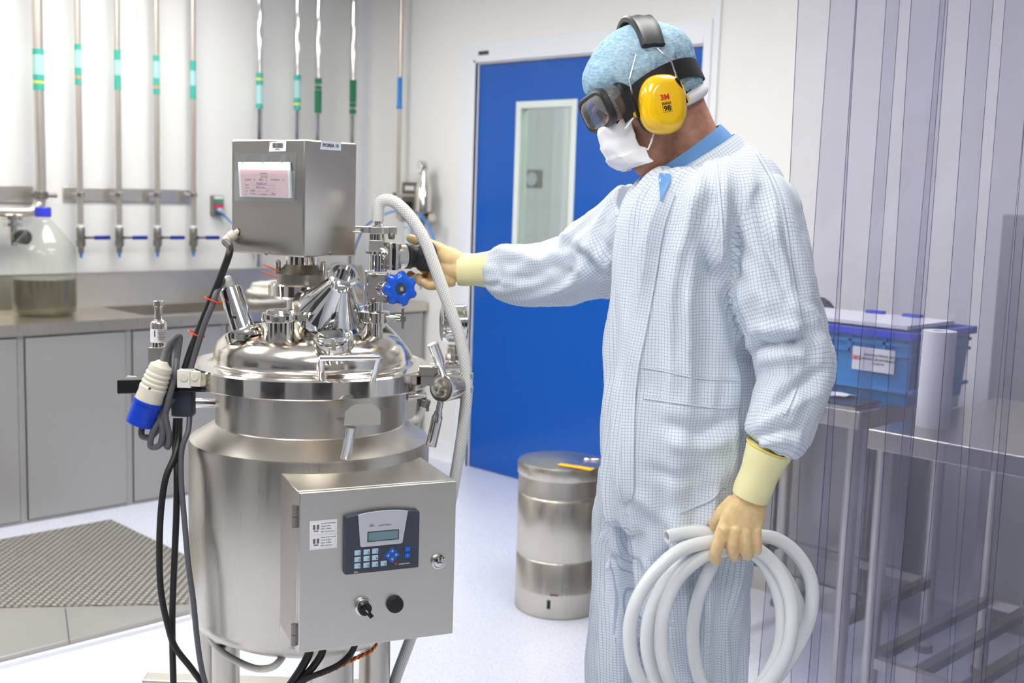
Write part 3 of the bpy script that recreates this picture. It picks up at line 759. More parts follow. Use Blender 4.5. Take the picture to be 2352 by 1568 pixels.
t1 = thing('steel_cupboard', (-2.5, 4.0, 0), 'grey steel cupboard with bright kick plate low behind the person and curtain', 'cupboard')
MB().box((-2.72, 3.80, .09), (-1.98, 4.24, .84), 'cabinet_steel').build('body', t1, bevel=.004)
MB().box((-2.70, 3.79, .0), (-2.0, 4.2, .09), 'steel_polished').build('kick_plate', t1)
MB().box((-2.71, 3.785, .1), (-2.36, 3.80, .83), 'cabinet_steel').build('door', t1, bevel=.003)
MB().box((-2.34, 3.785, .1), (-1.99, 3.80, .83), 'cabinet_steel').build('door', t1, bevel=.003)
q = PY(2303, 492, 4.08)
t1 = thing('steel_locker', (q.x+.4, 4.17, 0), 'tall grey steel locker against the wall at the right photo edge', 'locker')
MB().box((q.x, 4.08, .1), (q.x+.8, 4.27, q.z), 'cabinet_steel').build('body', t1, bevel=.004)
MB().box((q.x+.02, 4.07, .12), (q.x+.4, 4.08, q.z-.02), 'cabinet_steel').build('door', t1, bevel=.003)
MB().box((q.x+.41, 4.07, .12), (q.x+.79, 4.08, q.z-.02), 'cabinet_steel').build('door', t1, bevel=.003)
MB().box((q.x+.02, 4.1, 0), (q.x+.78, 4.25, .1), 'steel_dull').build('plinth', t1)

# blue crate with lid rim, recesses and label
zt = .9
cz = .9
k0, k1 = PZ(2110, 938, zt), PZ(2195, 912, zt)
cx1, cy0 = -1.60, 3.27; cx0 = -2.13; cy1 = 3.66; ch = .218
t1 = thing('storage_crate', ((cx0+cx1)/2, (cy0+cy1)/2, zt), 'blue plastic storage crate with white label on the table behind the person', 'crate')
b = MB(); tp = .012
lo = [V(cx0+tp, cy0+tp, zt), V(cx1-tp, cy0+tp, zt), V(cx1-tp, cy1-tp, zt), V(cx0+tp, cy1-tp, zt)]
hi = [V(cx0, cy0, zt+ch), V(cx1, cy0, zt+ch), V(cx1, cy1, zt+ch), V(cx0, cy1, zt+ch)]
b.loft([lo, hi], 'crate_blue', True, False)
il = [p+(V((cx0+cx1)/2, (cy0+cy1)/2, p.z)-p)*.03+UP*.004 for p in lo]; ih = [p+(V((cx0+cx1)/2, (cy0+cy1)/2, p.z)-p)*.03 for p in hi]
b.loft([list(reversed(il)), list(reversed(ih))], 'crate_blue', True, False)
# raised ribs on the front and side
for z in (.155, .185, .045):
    b.box((cx0+.01, cy0-.006, zt+z-.005), (cx1-.004, cy0+.012, zt+z+.005), 'crate_blue').box((cx1-.012, cy0, zt+z-.005), (cx1+.006, cy1, zt+z+.005), 'crate_blue')
for f in (0, .16, .38, .62, .84, 1):
    x = cx0+.006+(cx1-cx0-.012)*f
    b.box((x-.005, cy0-.006, zt+.15), (x+.005, cy0+.01, zt+ch), 'crate_blue')
b.build('body', t1)
b = MB()
e = .016
for lo_, hi_ in (((cx0-e, cy0-e), (cx1+e, cy0+.004)), ((cx0-e, cy1-.004), (cx1+e, cy1+e)), ((cx0-e, cy0), (cx0+.004, cy1)), ((cx1-.004, cy0), (cx1+e, cy1))):
    b.box((lo_[0], lo_[1], zt+ch-.016), (hi_[0], hi_[1], zt+ch+.008), 'crate_rim_blue')
b.build('rim', t1, bevel=.003)
l0, l1 = PY(1956, 845, cy0-.007), PY(2056, 812, cy0-.007)
b = MB().box((l0.x, cy0-.0075, l0.z-.002), (l1.x, cy0-.0065, l1.z+.008), 'label_white')
lc = (l0+l1)/2; lw = l1.x-l0.x; xx = V(1, 0, 0)
b.box((l0.x+lw*.28, cy0-.0085, l0.z), (l0.x+lw*.285, cy0-.0075, l1.z), 'ink_soft')
b.text('DEO', V(l0.x+lw*.09, cy0-.008, lc.z+.004), xx, UP, .016, 'ink_red', bold=.0006)
for i, s in enumerate(('ENVASES PAÑOS DE', 'LAVADO DE MATERIALES', 'PLANTA')):
    b.text(s, V(l0.x+lw*.63, cy0-.008, lc.z+.017-.0125*i), xx, UP, .0105, 'ink')
b.build('label', t1)
# folded papers lying on the crate's rim
t1 = thing('folded_paper', ((cx0+cx1)/2, (cy0+cy1)/2, zt+ch+.008), 'white folded papers with blue tabs lying on top of the blue crate', 'paper')
MB().box((cx0-.005, cy0+.06, zt+ch+.0085), (cx1-.05, cy1-.01, zt+ch+.02), 'paper_white').build('sheets', t1)
for f in (.35, .6): MB().box((cx0+(cx1-cx0)*f, cy1-.05, zt+ch+.02), (cx0+(cx1-cx0)*f+.06, cy1-.02, zt+ch+.03), 'crate_rim_blue').build('tab', t1)
# tray / pad and loose white cloth at the table's corner
t1 = thing('document_tray', (-1.83, 3.13, .9), 'dark flat folder with white edge on the table in front of the blue crate', 'folder')
MB().box((-2.2, 3.10, .9), (-1.68, 3.235, .909), 'paper_white').build('pages', t1)
MB().box((-2.205, 3.095, .909), (-1.672, 3.24, .914), 'panel_dark').build('cover', t1)
b = MB(); rows = []
for i in range(9):
    r_ = []
    for j in range(22):
        x = -2.15+.40*j/21; y = 3.165+.07*i/8
        r_.append(V(x, y, .9165+.008*(noise.noise(V(x*14, y*25, 1))+.6)))
    rows.append(r_)
vs = [p for r_ in rows for p in r_]; fs = [(i*22+j, i*22+j+1, (i+1)*22+j+1, (i+1)*22+j) for i in range(8) for j in range(21)]
vs2 = vs+[p-UP*.002 for p in vs]; nn = len(vs)
fs2 = fs+[tuple(nn+k for k in reversed(f)) for f in fs]
tag(b.add(vs2, fs2, 'paper_white').build('white_cloth'), 'crumpled white cloth lying on the dark folder before the blue crate', 'cloth')
# dark bag behind the elbow
bg = MB(); bq = PY(1905, 700, 3.72)
for dx, dz, r_ in ((-.02, .0, (.10, .05, .15)), (-.12, -.03, (.11, .05, .12)), (.05, -.03, (.06, .045, .10))): bg.sphere(V(bq.x-.03+dx, 3.73, .9+(bq.z-.9)*.5+dz), r_, 'dark_bag', 20, 12)
me = remesh(bg, .012, 4); me.materials.append(MATS['dark_bag'])
for v in me.vertices: v.co.z = max(v.co.z, .9)
o = link('dark_bag', shift(me, V(bq.x, 3.72, .9)), None, V(bq.x, 3.72, .9)); tag(o, 'dark crumpled bag on the table just left of the blue crate', 'bag')
# paper roll
c = PZ(2141, 978, .9); c = V(c.x, c.y, .9); rr = .0585*.72*1.0
rr = px2m(38.5, 3.16); hh = .265
t1 = thing('paper_roll', c, 'standing white paper towel roll on the steel table behind the curtain', 'paper roll')
MB().lathe([(.019, 0), (rr, 0), (rr, hh), (.019, hh), (.019, 0)], c, UP, 'paper_towel', n=48, caps=False).build('paper', t1)
MB().lathe([(.0188, .001), (.0188, hh-.002), (.017, hh-.002), (.017, .001), (.0188, .001)], c, UP, 'cardboard_core', n=32, caps=False).build('core', t1)
lt = PY(1884, 937, 3.08)
tag(MB().box((lt.x-.05, 3.0775, lt.z-.012), (lt.x+.012, 3.0845, lt.z+.012), 'label_white').text('INTRA', V(lt.x-.02, 3.077, lt.z), V(1, 0, 0), UP, .016, 'ink').build('table_sign'), 'small white name sign on the front edge of the crate table', 'sign')

# ------------------------------------------------------------------ strip curtain
t1 = thing('strip_curtain', (-1.2, 2.48, .06), 'hanging clear bluish plastic strip curtain right of the person', 'curtain')
random.seed(11)
YC = 2.48
def strip(x0, w, y, tilt, wav, ph, z0=.05):
    """one hanging PVC strip, faces clear and the two long edges dark blue"""
    th = .003; n = 36; m_ = 10
    b = MB(); rows = []
    for i in range(n+1):
        z = z0+(ZC-.03-z0)*i/n
        row = []
        k = (1-z/ZC)
        for j in range(m_+1):
            s = j/m_-.5
            bow = .006*math.cos(PI*s)*wav
            x = x0+w/2+s*w+.012*k*math.sin(ph+z*1.3)
            yy = y+tilt*s+bow+.018*k*math.sin(ph*1.7+z*1.9+s*1.2)
            row.append((x, yy, z))
        rows.append(row)
    W_ = m_+1
    front = [V(*p) for r_ in rows for p in r_]; back = [p+V(0, th, 0) for p in front]; o = len(front)
    fs = []; ms = []
    for i in range(n):
        for j in range(m_):
            a = i*W_+j
            fs.append((a, a+1, a+W_+1, a+W_)); ms.append('curtain_pvc')
            fs.append((o+a, o+a+W_, o+a+W_+1, o+a+1)); ms.append('curtain_pvc')
        a = i*W_; fs.append((a, a+W_, o+a+W_, o+a)); ms.append('curtain_edge')
        a = i*W_+m_; fs.append((a, o+a, o+a+W_, a+W_)); ms.append('curtain_edge')
    for j in range(m_):
        fs.append((j, o+j, o+j+1, j+1)); ms.append('curtain_edge')
    off = len(b.v); b.v += front+back; b.f += fs; b.m += ms; b.uv += [None]*len(fs)
    b.build('strip', t1)
x = P(1838, 0, 2.85).x
sp = [0, .062, .15, .205, .285, .335, .42, .475, .56, .64, .72, .80]
for i, s in enumerate(sp):
    strip(x+s, .15+.03*((i*7) % 3), YC+(.014 if i % 2 else -.010)+.006*((i*5) % 3), .012*((-1)**i), 1 if i % 2 else -1, i*1.9)
MB().box((x-.02, YC-.03, ZC-.04), (x+1.15, YC+.05, ZC), 'steel_sheet').build('hanging_rail', t1)
# ================================================================== mixing vessel (written in the viewing frame: x right, y away)
MX, MY = -.434, 2.5
MC = cw(MX, MY, 0)
vs_ = thing('mixing_vessel', MC, 'stainless steel mixing vessel with domed lid, motor box and control cabinet', 'mixing vessel')
def ax(z): return MC+UP*z
def bld(b, name, p=vs_, **k): return b.build(name, p, **k)
# jacketed body, neck and flange
b = MB().lathe([(.05, .50), (.12, .515), (.2, .535), (.245, .56), (.2585, .585), (.2585, .955), (.2565, .962)], MC, UP, 'steel_brushed', n=96)
bld(b, 'vessel_body', ang=50)
b = MB().lathe([(.2565, .962), (.2535, .9635), (.2045, .9945), (.2030, .9965)], MC, UP, 'steel_sheet', n=96, caps=False).lathe([(.2030, .9965), (.2030, 1.09)], MC, UP, 'steel_brushed', n=96, caps=False)
bld(b, 'vessel_neck', ang=20)
b = MB().lathe([(.20, 1.084), (.255, 1.084), (.2585, 1.087), (.2585, 1.121), (.255, 1.1245), (.235, 1.1252), (.215, 1.1245)], MC, UP, 'steel_polished', n=128, caps=False)
bld(b, 'vessel_flange', ang=30)
b = MB().lathe([(.222, 1.124), (.213, 1.1275), (.209, 1.131), (.207, 1.14), (.2055, 1.152), (.199, 1.168), (.186, 1.181), (.165, 1.190), (.12, 1.203), (.07, 1.212), (.03, 1.2155), (.001, 1.216)], MC, UP, 'steel_lid', n=128, caps=False)
lid = bld(b, 'domed_lid', ang=40)
# seams and small nuts round the body
b = MB()
for xx in (453,):
    b.tube([P(xx, 1030, 2.27), P(xx+4, 1440, 2.27)], .0015, 'steel_dull', n=6)
# bar handle on the lid's edge
h0, h1 = P(738, 872, 2.275), P(856, 868, 2.275)
t0, tt = P(748, 822, 2.225), P(866, 820, 2.225)
h0.z = h1.z = 1.124
t0, tt = P(739, 822, 2.255), P(869, 821, 2.255)
b = MB().tube([h0, t0], .0065, 'chrome', n=16).tube([h1, tt], .0065, 'chrome', n=16).tube([t0-(tt-t0).normalized()*.003, tt+(tt-t0).normalized()*.003], .0065, 'chrome', n=16)
bld(b, 'lid_handle')

# legs and stand
for px, y, r in ((480, 2.62, .024), (519, 2.45, .03), (762, 2.36, .046), (860, 2.45, .034)):
    p = P(px, 1540, y)
    MB().cyl(V(p.x, p.y, .03), V(p.x, p.y, .60), r, 'steel_brushed', n=28).lathe([(r+.012, 0), (r+.012, .02), (r, .03)], V(p.x, p.y, 0), UP, 'steel_dull', n=24).build('leg', vs_)
q0, q1 = P(325, 1566, 2.72), P(745, 1520, 2.72)
d = (q1-q0); d.z = 0; d.normalize()
MB().quadbox(V(q0.x, q0.y, q0.z-.045), d*.6, UP.cross(d)*.05, UP*.05, 'steel_sheet').build('stand_beam', vs_, bevel=.004)

# motor box above the lid
th = .63
Lx = cw(-math.cos(th), math.sin(th)); Rx = cw(math.sin(th), math.cos(th))
o0 = cw(-.428, 2.36, 0); zt_, zb_ = 1.595, 1.358
w1, w2 = .221, .152
o0 = cw(-.428, 2.36, 0)
b = MB().quadbox(o0+UP*zb_, Lx*w1, Rx*w2, UP*(zt_-zb_), 'steel_motor_box')
mbx = bld(b, 'motor_box', bevel=.004, seg=3)
nL = -Rx; nR = -Lx                                    # outward normals of the two seen faces
def ML(px, py, off=0): return PPL(px, py, o0+nL*off, nL)
def MR(px, py, off=0): return PPL(px, py, o0+nR*off, nR)
for px, py, fn, n_ in ((612, 582, ML, nL), (759, 582, MR, nR)):
    c = fn(px, py); MB().lathe([(.0042, 0), (.0038, .002), (.0015, .003)], c, n_, 'steel_dull', n=14).build('screw', mbx)
# barcode and name labels
c0, c1, c2, c3 = ML(618, 348, .0004), ML(657, 347, .0004), ML(658, 323, .0004), ML(620, 326, .0004)
b = MB().prism([c0, c1, c2, c3], nL*.0004, 'label_white'); x_ = -Lx
cc = (c0+c2)/2
random.seed(3); s = -.0145
while s < .0145:
    w = random.choice((.0006, .0009, .0014)); b.quadbox(cc+x_*s+nL*.0005+UP*-.0035, x_*w, UP*.0095, nL*.0002, 'ink'); s += w+random.choice((.0006, .001))
b.text('007352', cc-UP*.0065+nL*.0006, x_, UP, .004, 'ink', depth=.0001)
b.build('barcode_label', mbx)
c0, c1, c2, c3 = MR(735, 343, .0004), MR(783, 346, .0004), MR(783, 326, .0004), MR(738, 323, .0004)
b = MB().prism([c0, c1, c2, c3], nR*.0004, 'label_grey')
b.text('PIOREA 10', (c0+c2)/2+nR*.0006, Rx, UP, .0098, 'ink', depth=.0001, bold=.0002)
b.build('name_label', mbx)
# clear card holder
a0, a1, a2, a3 = ML(539, 460), ML(679, 459), ML(681, 350), ML(541, 352)
b = MB().prism([a0+nL*.0004, a1+nL*.0004, a2+nL*.0004, a3+nL*.0004], nL*.0008, 'clear_acrylic')
f0, f1, f2, f3 = ML(539, 461, .012), ML(676, 461, .012), ML(678, 392, .012), ML(541, 392, .012)
b.prism([f0, f1, f2, f3], nL*.001, 'clear_acrylic')
b.prism([a0+nL*.001, a1+nL*.001, f1, f0], UP*.0012, 'clear_acrylic')
b.build('card_holder', mbx)
for px in (566, 612, 657): MB().cyl(ML(px, 366, .0012), ML(px, 366, .0018), .0115, 'clear_acrylic', n=28).build('suction_pad', mbx)
# cable entry
g0 = ML(546, 532); gd = (nL*.55+Lx*.5-UP*.62).normalized()
MB().cyl(g0+nL*.0005, g0+nL*.0015, .0075, 'black_rubber', n=20).build('cable_port', mbx)
b = MB().lathe([(.0065, -.004), (.0065, .005), (.011, .006), (.0118, .010), (.0118, .019), (.0095, .021), (.0105, .0225), (.0105, .029), (.0085, .034), (.005, .0355)], g0, gd, 'cream_plastic', n=12)
b.build('cable_gland', mbx)
GL_END = g0+gd*.034

# papers in the holder: a thing of its own
pc = thing('status_card', (ML(608, 455, .008)), 'pink handwritten form and white cards in the clear holder on the motor box', 'card')
p0, p1, p2, p3 = ML(555, 451, .007), ML(668, 455, .007), ML(666, 390, .007), ML(549, 388, .007)
MB().prism([ML(553, 452, .003), ML(672, 454, .003), ML(668, 372, .003), ML(549, 372, .003)], nL*.003, 'paper_white').build('white_cards', pc)
b = MB().prism([p0, p1, p2, p3], nL*.0006, 'paper_white')
b.prism([ML(556, 450, .0078), ML(662, 453, .0078), ML(660, 391, .0078), ML(552, 389, .0078)], nL*.0003, 'label_pink')
e = .0084
x_ = (ML(660, 392, e)-ML(552, 390, e)).normalized()
def ct(s, px, py, size, m): b.text(s, ML(px, py, e), x_, UP, size, m, depth=.0001)
ct('medichem', 606, 398, .0056, 'ink_soft'); ct('SUCIO', 607, 405.5, .0066, 'ink_soft')
for s, px in (('EQUIPO', 573), ('ÁREA', 603), ('UTENSILIO', 635)): ct(s, px-3, 413, .0054, 'ink_soft')
for px in (584, 612, 650):
    q = ML(px, 413, e); b.cbox(q, x_, UP, nL, .0044, .0044, .0001, 'ink_soft').cbox(q+nL*.0001, x_, UP, nL, .0034, .0034, .0001, 'label_pink')
ct('x', 584, 413, .005, 'ink')
for y in (424, 431, 438, 445.5):
    q = ML(606, y+1.5, e); b.cbox(q, x_, UP, nL, .072, .0003, .0001, 'ink_soft')
for s, px, y, z in (('PIOREA 10', 600, 422, .0066), ('Sándor comp', 598, 430, .005), ('3/8/20', 580, 437.5, .0055), ('12 h', 615, 437.5, .005), ('2 05 18', 580, 444.5, .0052), ('Elena', 628, 445, .0058)):
    ct(s, px, y, z, 'ink_violet')
for y, s, px in ((424.5, 'Nombre', 567), (431.5, 'Producto', 568), (438.5, 'Fecha', 566), (445.5, 'Lote', 565), (446, 'Responsable', 606)): ct(s, px, y, .0034, 'ink_soft')
b.build('pink_form', pc)

# drive stack between box and lid
D0 = P(692, 600, 2.5); D0 = V(D0.x, D0.y, 0)
zz = lambda y: P(692, y, 2.45).z
b = MB().lathe([(.034, zb_+.004), (.034, zz(612))], D0, UP, 'steel_polished', n=40).lathe([(.035, zz(610)), (.037, zz(613)), (.049, zz(630)), (.051, zz(632)), (.051, zz(655)), (.048, zz(657))], D0, UP, 'steel_dull', n=48)
bld(b, 'drive_housing')
b = MB().lathe([(.05, zz(653)), (.066, zz(654)), (.069, zz(658)), (.069, zz(682)), (.064, zz(688)), (.045, zz(691)), (.034, zz(694)), (.032, zz(712)), (.04, zz(720)), (.045, zz(732))], D0, UP, 'steel_polished', n=48)
bld(b, 'drive_clamp')
for dx in (-.048, .049):
    c = D0+CR*dx-CF*.01+UP*zz(622)
    MB().cyl(c-UP*.01, c+UP*.014, .006, 'steel_polished', n=16).sphere(c+UP*.014, .0062, 'steel_polished', 14, 8).build('bolt', vs_)
for q in (((640, 624), (628, 617), (612, 610), (604, 607)), ((637, 637), (622, 631), (608, 625), (603, 623))):
    MB().tube([P(x, y, 2.44) for x, y in q], .0016, 'orange_tie', n=6).build('tie_tail', vs_)

def frame_up(u):
    return u.normalized()
def clamp_ring(b, c, u, r, h=.018, m='steel_polished'):
    b.lathe([(r*.8, -h/2), (r*.97, -h/2), (r, -h/2+.003), (r, h/2-.003), (r*.97, h/2), (r*.8, h/2)], c, u, m, n=40)
# port with tilted sensor on the left
u = (P(530, 660, 2.42)-P(564, 762, 2.40)).normalized()
c0 = P(566, 790, 2.40); c1 = P(562, 766, 2.40)
b = MB().cyl(c0-u*.02, c1, .03, 'steel_polished'); clamp_ring(b, c1-u*.004, u, .0405, .022)
y_ = u.cross(CF).normalized()
b.cbox(c1-CF*.04-u*.004, CR, CF, u, .016, .012, .012, 'steel_dull')
bld(b, 'sensor_port')
top = P(528, 664, 2.41)
b = MB().lathe([(.0245, 0), (.0245, (top-c1).length), (.022, (top-c1).length+.003)], c1, u, 'chrome', n=40)
sns = bld(b, 'sensor_tube')
hc = P(537, 728, 2.38); MB().sphere(hc, .0035, 'black_plastic', 12, 8).build('vent_hole', sns)
MB().lathe([(.012, 0), (.0135, .003), (.0135, .012), (.011, .014), (.0118, .016), (.0118, .024), (.008, .028)], top, u, 'white_plastic', n=10).build('cable_gland', sns)
SN_END = top+u*.026
# small upright port with clamp
c0 = P(643, 800, 2.36); u = (P(645, 725, 2.385)-c0).normalized(); u = UP
top = P(644, 728, 2.36)
b = MB().lathe([(.034, -.004), (.0285, .004), (.0285, top.z-c0.z+.005)], c0, UP, 'steel_polished', n=40)
clamp_ring(b, V(c0.x, c0.y, top.z), UP, .0385, .017); b.lathe([(.030, 0), (.028, .006), (.01, .007)], V(c0.x, c0.y, top.z+.009), UP, 'steel_polished', n=36)
q = V(c0.x, c0.y, top.z)
b.cbox(q-CF*.04+CR*.004, CR, CF, UP, .024, .014, .013, 'steel_polished').cyl(q-CF*.05+CR*.002, q-CF*.045+CR*.002, .005, 'steel_dull', n=12).cbox(q+CR*.042, CR, CF, UP, .022, .014, .012, 'steel_polished')
bld(b, 'clamped_port')
# sight glass
c = P(767, 790, 2.325); u = (UP*.93-CF*.33-CR*.05).normalized()
b = MB(); b.cyl(c-u*.03, c, .033, 'steel_polished', n=40); clamp_ring(b, c+u*.004, u, .0405, .024); b.cbox(c-CF*.041+CR*.006+u*.003, CR, CF, u, .008, .006, .022, 'steel_dull')
sg = bld(b, 'sight_glass_ring')
MB().lathe([(.0335, .016), (.033, .019), (.026, .023), (.015, .0225), (.001, .022)], c, u, 'chrome', n=40).build('glass', sg)
# cone funnel
u = (P(784, 640, 2.40)-P(764, 712, 2.43)).normalized()
cb = P(758, 714, 2.425); ct_ = P(781, 651, 2.380); u = (ct_-cb).normalized(); Lc = (ct_-cb).length
b = MB().lathe([(.070, -.012), (.078, -.010), (.080, -.002), (.078, .004), (.068, .006), (.0275, Lc-.004), (.026, Lc+.004), (.026, Lc+.018), (.032, Lc+.02), (.034, Lc+.024), (.034, Lc+.028), (.030, Lc+.031), (.0235, Lc+.031), (.0225, Lc+.01)], cb, u, 'chrome', n=72)
bld(b, 'funnel', ang=30)
b = MB().lathe([(.022, Lc+.006), (.001, Lc+.006)], cb, u, 'steel_dull', n=32); 
b = MB().cyl(cb-u*.04, cb-u*.01, .07, 'steel_polished', n=48); bld(b, 'funnel_neck')

# valve tower
Y0 = 2.45
def TW(px, py): return P(px, py, Y0)
q = TW(863, 600); VX = V(q.x, q.y, 0)
zY = lambda y: P(863, y, Y0).z
b = MB().lathe([(.020, zY(800)), (.0172, zY(785)), (.0172, zY(726))], VX, UP, 'steel_polished', n=32)
bld(b, 'tower_pipe')
b = MB().lathe([(.026, -.013), (.031, -.011), (.032, .011), (.026, .013)], VX+UP*zY(727), UP, 'steel_polished', n=36)
q = VX+UP*zY(727)
b.cbox(q-CR*.034, CR, CF, UP, .018, .014, .012, 'steel_polished').cyl(q+CR*.026-CF*.012, q+CR*.058-CF*.016, .0055, 'steel_polished', n=14).cyl(q+CR*.045-CF*.014, q+CR*.058-CF*.016, .008, 'steel_polished', n=12)
w = q+CR*.061-CF*.016
b.cbox(w+UP*.011, CR, CF, UP, .005, .012, .02, 'steel_dull').cbox(w-UP*.012, CR, CF, UP, .005, .012, .02, 'steel_dull').cbox(w, CR, CF, UP, .012, .014, .012, 'steel_dull')
bld(b, 'tower_clamp', bevel=.0008)
# lower valve body with blue handwheel
b = MB().lathe([(.0165, zY(726)), (.0165, zY(690)), (.021, zY(688))], VX, UP, 'steel_polished', n=32)
cV = TW(868, 660)
b.cbox(cV, CR, CF, UP, .040, .045, .062, 'steel_polished')
b.cbox(cV-CR*.022, CR, CF, UP, .008, .052, .074, 'chrome')
for dy in (.026, -.026):
    b.cyl(cV-CF*.03+UP*dy-CR*.006, cV-CF*.022+UP*dy-CR*.006, .0065, 'steel_dull', n=6)
    b.cyl(cV-CF*.03+UP*dy+CR*.02, cV-CF*.022+UP*dy+CR*.02, .0055, 'steel_dull', n=6)
hd = (CR*.62-CF*.78).normalized()
b.cyl(cV, cV+hd*.04, .016, 'chrome', n=28).cyl(cV+hd*.03, cV+hd*.05, .012, 'steel_polished', n=24)
bld(b, 'lower_valve', bevel=.002)
hc = P(919, 663, 2.41)
hd = (CR*.35-CF*.93+UP*.05).normalized(); hx = hd.cross(UP).normalized(); hy = hx.cross(hd).normalized()
def star(rad, amp, n_l, z, k=96):
    return [hc+hd*z+(hx*math.cos(2*PI*i/k)+hy*math.sin(2*PI*i/k))*(rad+amp*(1 if math.cos(n_l*2*PI*i/k+.5) > 0 else -1)*abs(math.cos(n_l*2*PI*i/k+.5))**.6) for i in range(k)]
b = MB().loft([star(.024, .002, 7, -.016), star(.033, .0036, 7, -.013), star(.0345, .0036, 7, -.002), star(.033, .0034, 7, .004), star(.025, .0015, 7, .008), star(.014, .0, 7, .009), star(.012, 0, 7, .0075)], 'handwheel_blue')
hw = bld(b, 'handwheel', ang=45)
MB().lathe([(.011, .0085), (.011, .0095), (.005, .0098), (.0048, .012), (.001, .0122)], hc, hd, 'panel_dark', n=24).build('hub_cap', hw)
MB().lathe([(.0045, .0122), (.0045, .0142), (.001, .0145)], hc, hd, 'chrome', n=16).build('nut', hw)
b = MB().cyl(hc-hd*.045, hc-hd*.01, .010, 'chrome', n=24); bld(b, 'handwheel_stem')
# middle sight section with lip
b = MB().lathe([(.0185, zY(622)), (.0185, zY(585)), (.020, zY(583)), (.0275, zY(581)), (.0275, zY(577)), (.020, zY(576))], VX+CR*.006-CF*.004, UP, 'chrome', n=36)
bld(b, 'tower_spool')
# upper diaphragm valve and black knob
b = MB().lathe([(.0165, zY(580)), (.0165, zY(520))], VX+CR*.002, UP, 'steel_polished', n=32)
cU = TW(866, 566); b.cbox(cU+CR*.0, CR, CF, UP, .030, .036, .028, 'steel_sheet')
kd = (CR*.86+CF*.48).normalized(); ku = UP; kx = kd.cross(UP).normalized()
f0 = TW(884, 586)
kc = P(893, 588, 2.44)
b.cbox(kc-kd*.004, kx, UP, kd, .044, .056, .006, 'steel_sheet').cbox(kc+kd*.003, kx, UP, kd, .046, .056, .004, 'black_rubber').cbox(kc+kd*.010, kx, UP, kd, .044, .056, .008, 'steel_sheet')
b.cyl(cU, kc, .015, 'steel_polished', n=24)
for sx in (-1, 1):
    for sz in (-1, 1):
        b.cyl(kc+kx*.017*sx+UP*.021*sz-kd*.012, kc+kx*.017*sx+UP*.021*sz+kd*.02, .0048, 'steel_dull', n=10)
bld(b, 'upper_valve', bevel=.0012)
b = MB().lathe([(.022, .014), (.0245, .016), (.0245, .036), (.022, .038)], kc, kd, 'steel_sheet', n=36)
bld(b, 'valve_bonnet')
b = MB().cbox(kc+kd*.026-kx*-.0+UP*.0249, kx, kd, UP, .01, .012, .001, 'safety_yellow'); bld(b, 'indicator')
b = MB().lathe([(.020, .037), (.0265, .039), (.027, .048), (.024, .052), (.0235, .064), (.030, .070), (.0325, .078), (.0325, .094), (.029, .099), (.006, .1)], kc, kd, 'black_satin', n=48)
bld(b, 'black_knob', ang=50)
KC, KD, KX = kc, kd, kx
# top bracket clamp and hose tail
qT = VX+UP*zY(528)+CR*.002
b = MB().lathe([(.020, -.008), (.024, -.007), (.024, .007), (.020, .008)], qT, UP, 'steel_sheet', n=32)
b.cbox(qT+CR*.0-CF*.0, CR, CF, UP, .052, .036, .014, 'steel_sheet').cbox(qT+CR*.031+CF*.0, CR, CF, UP, .02, .014, .016, 'steel_sheet').cyl(qT+CR*.026-UP*.012-CF*.004, qT+CR*.036-UP*.012-CF*.008, .0065, 'steel_dull', n=16)
b.cbox(qT-CR*.034+UP*.004, CR, CF, UP, .026, .010, .006, 'steel_sheet').cbox(qT-CR*.036-UP*.006, CR, CF, UP, .03, .008, .004, 'steel_sheet').cyl(qT-CR*.03-CF*.008, qT-CR*.03+CF*.008, .005, 'steel_dull', n=12)
bld(b, 'top_clamp', bevel=.001)
b = MB().lathe([(.013, zY(520)), (.0085, zY(514)), (.0095, zY(508)), (.0085, zY(505)), (.0095, zY(500)), (.0085, zY(488))], VX+CR*.005, UP, 'chrome', n=24)
bld(b, 'hose_tail')

# swing clamp with T handle, gauge on the right
Yr = 2.40
hub = P(1015, 891, Yr); ha = (CR*.50+CF*.86).normalized()
b = MB().lathe([(.012, -.002), (.0155, -.004), (.0285, -.004), (.0305, -.001), (.0305, .052), (.028, .055), (.001, .055)], hub, ha, 'steel_polished', n=48)
b.lathe([(.0155, .0), (.001, .0005)], hub, ha, 'label_grey', n=28)
b.cbox(hub-CR*.03+CF*.02+UP*.012, CR, CF, UP, .03, .03, .018, 'steel_polished')
bld(b, 'clamp_hub')
for (x0, y0), (x1, y1), (x2, y2), dy in (((1020, 862), (1012, 838), (995, 790), -.02), ((1012, 922), (1006, 950), (990, 1022), .0)):
    a, c, e = P(x0, y0, Yr), P(x1, y1, Yr+dy*.5), P(x2, y2, Yr+dy)
    b = MB().tube([a, c], .0068, 'chrome', n=18).tube(spline([tuple(c-(e-c).normalized()*.004), tuple(c+(e-c)*.1), tuple(e-(e-c).normalized()*.004), tuple(e)], 4), [.0085]*4+[.0115]*8+[.009], 'chrome', n=24)
    b.build('clamp_handle', vs_, ang=50)
# bracket plates behind the hub, holding the hose
b = MB().quadbox(P(960, 872, 2.42), CR*.045, CF*.04, UP*.03, 'steel_polished')
bld(b, 'clamp_bracket', bevel=.003)
# claws that hold the hose, bolted to the hub's far end
b = MB()
hb = hub+ha*.055
for py in (862, 893):
    q = P(1073, py, 2.435)
    b.cbox(q, CR, CF, UP, .026, .014, .012, 'steel_sheet').quadbox(V(hb.x, hb.y, q.z-.004), (q-V(hb.x, hb.y, q.z)), CF*.01, UP*.008, 'steel_sheet')
bld(b, 'hose_claw', bevel=.001)
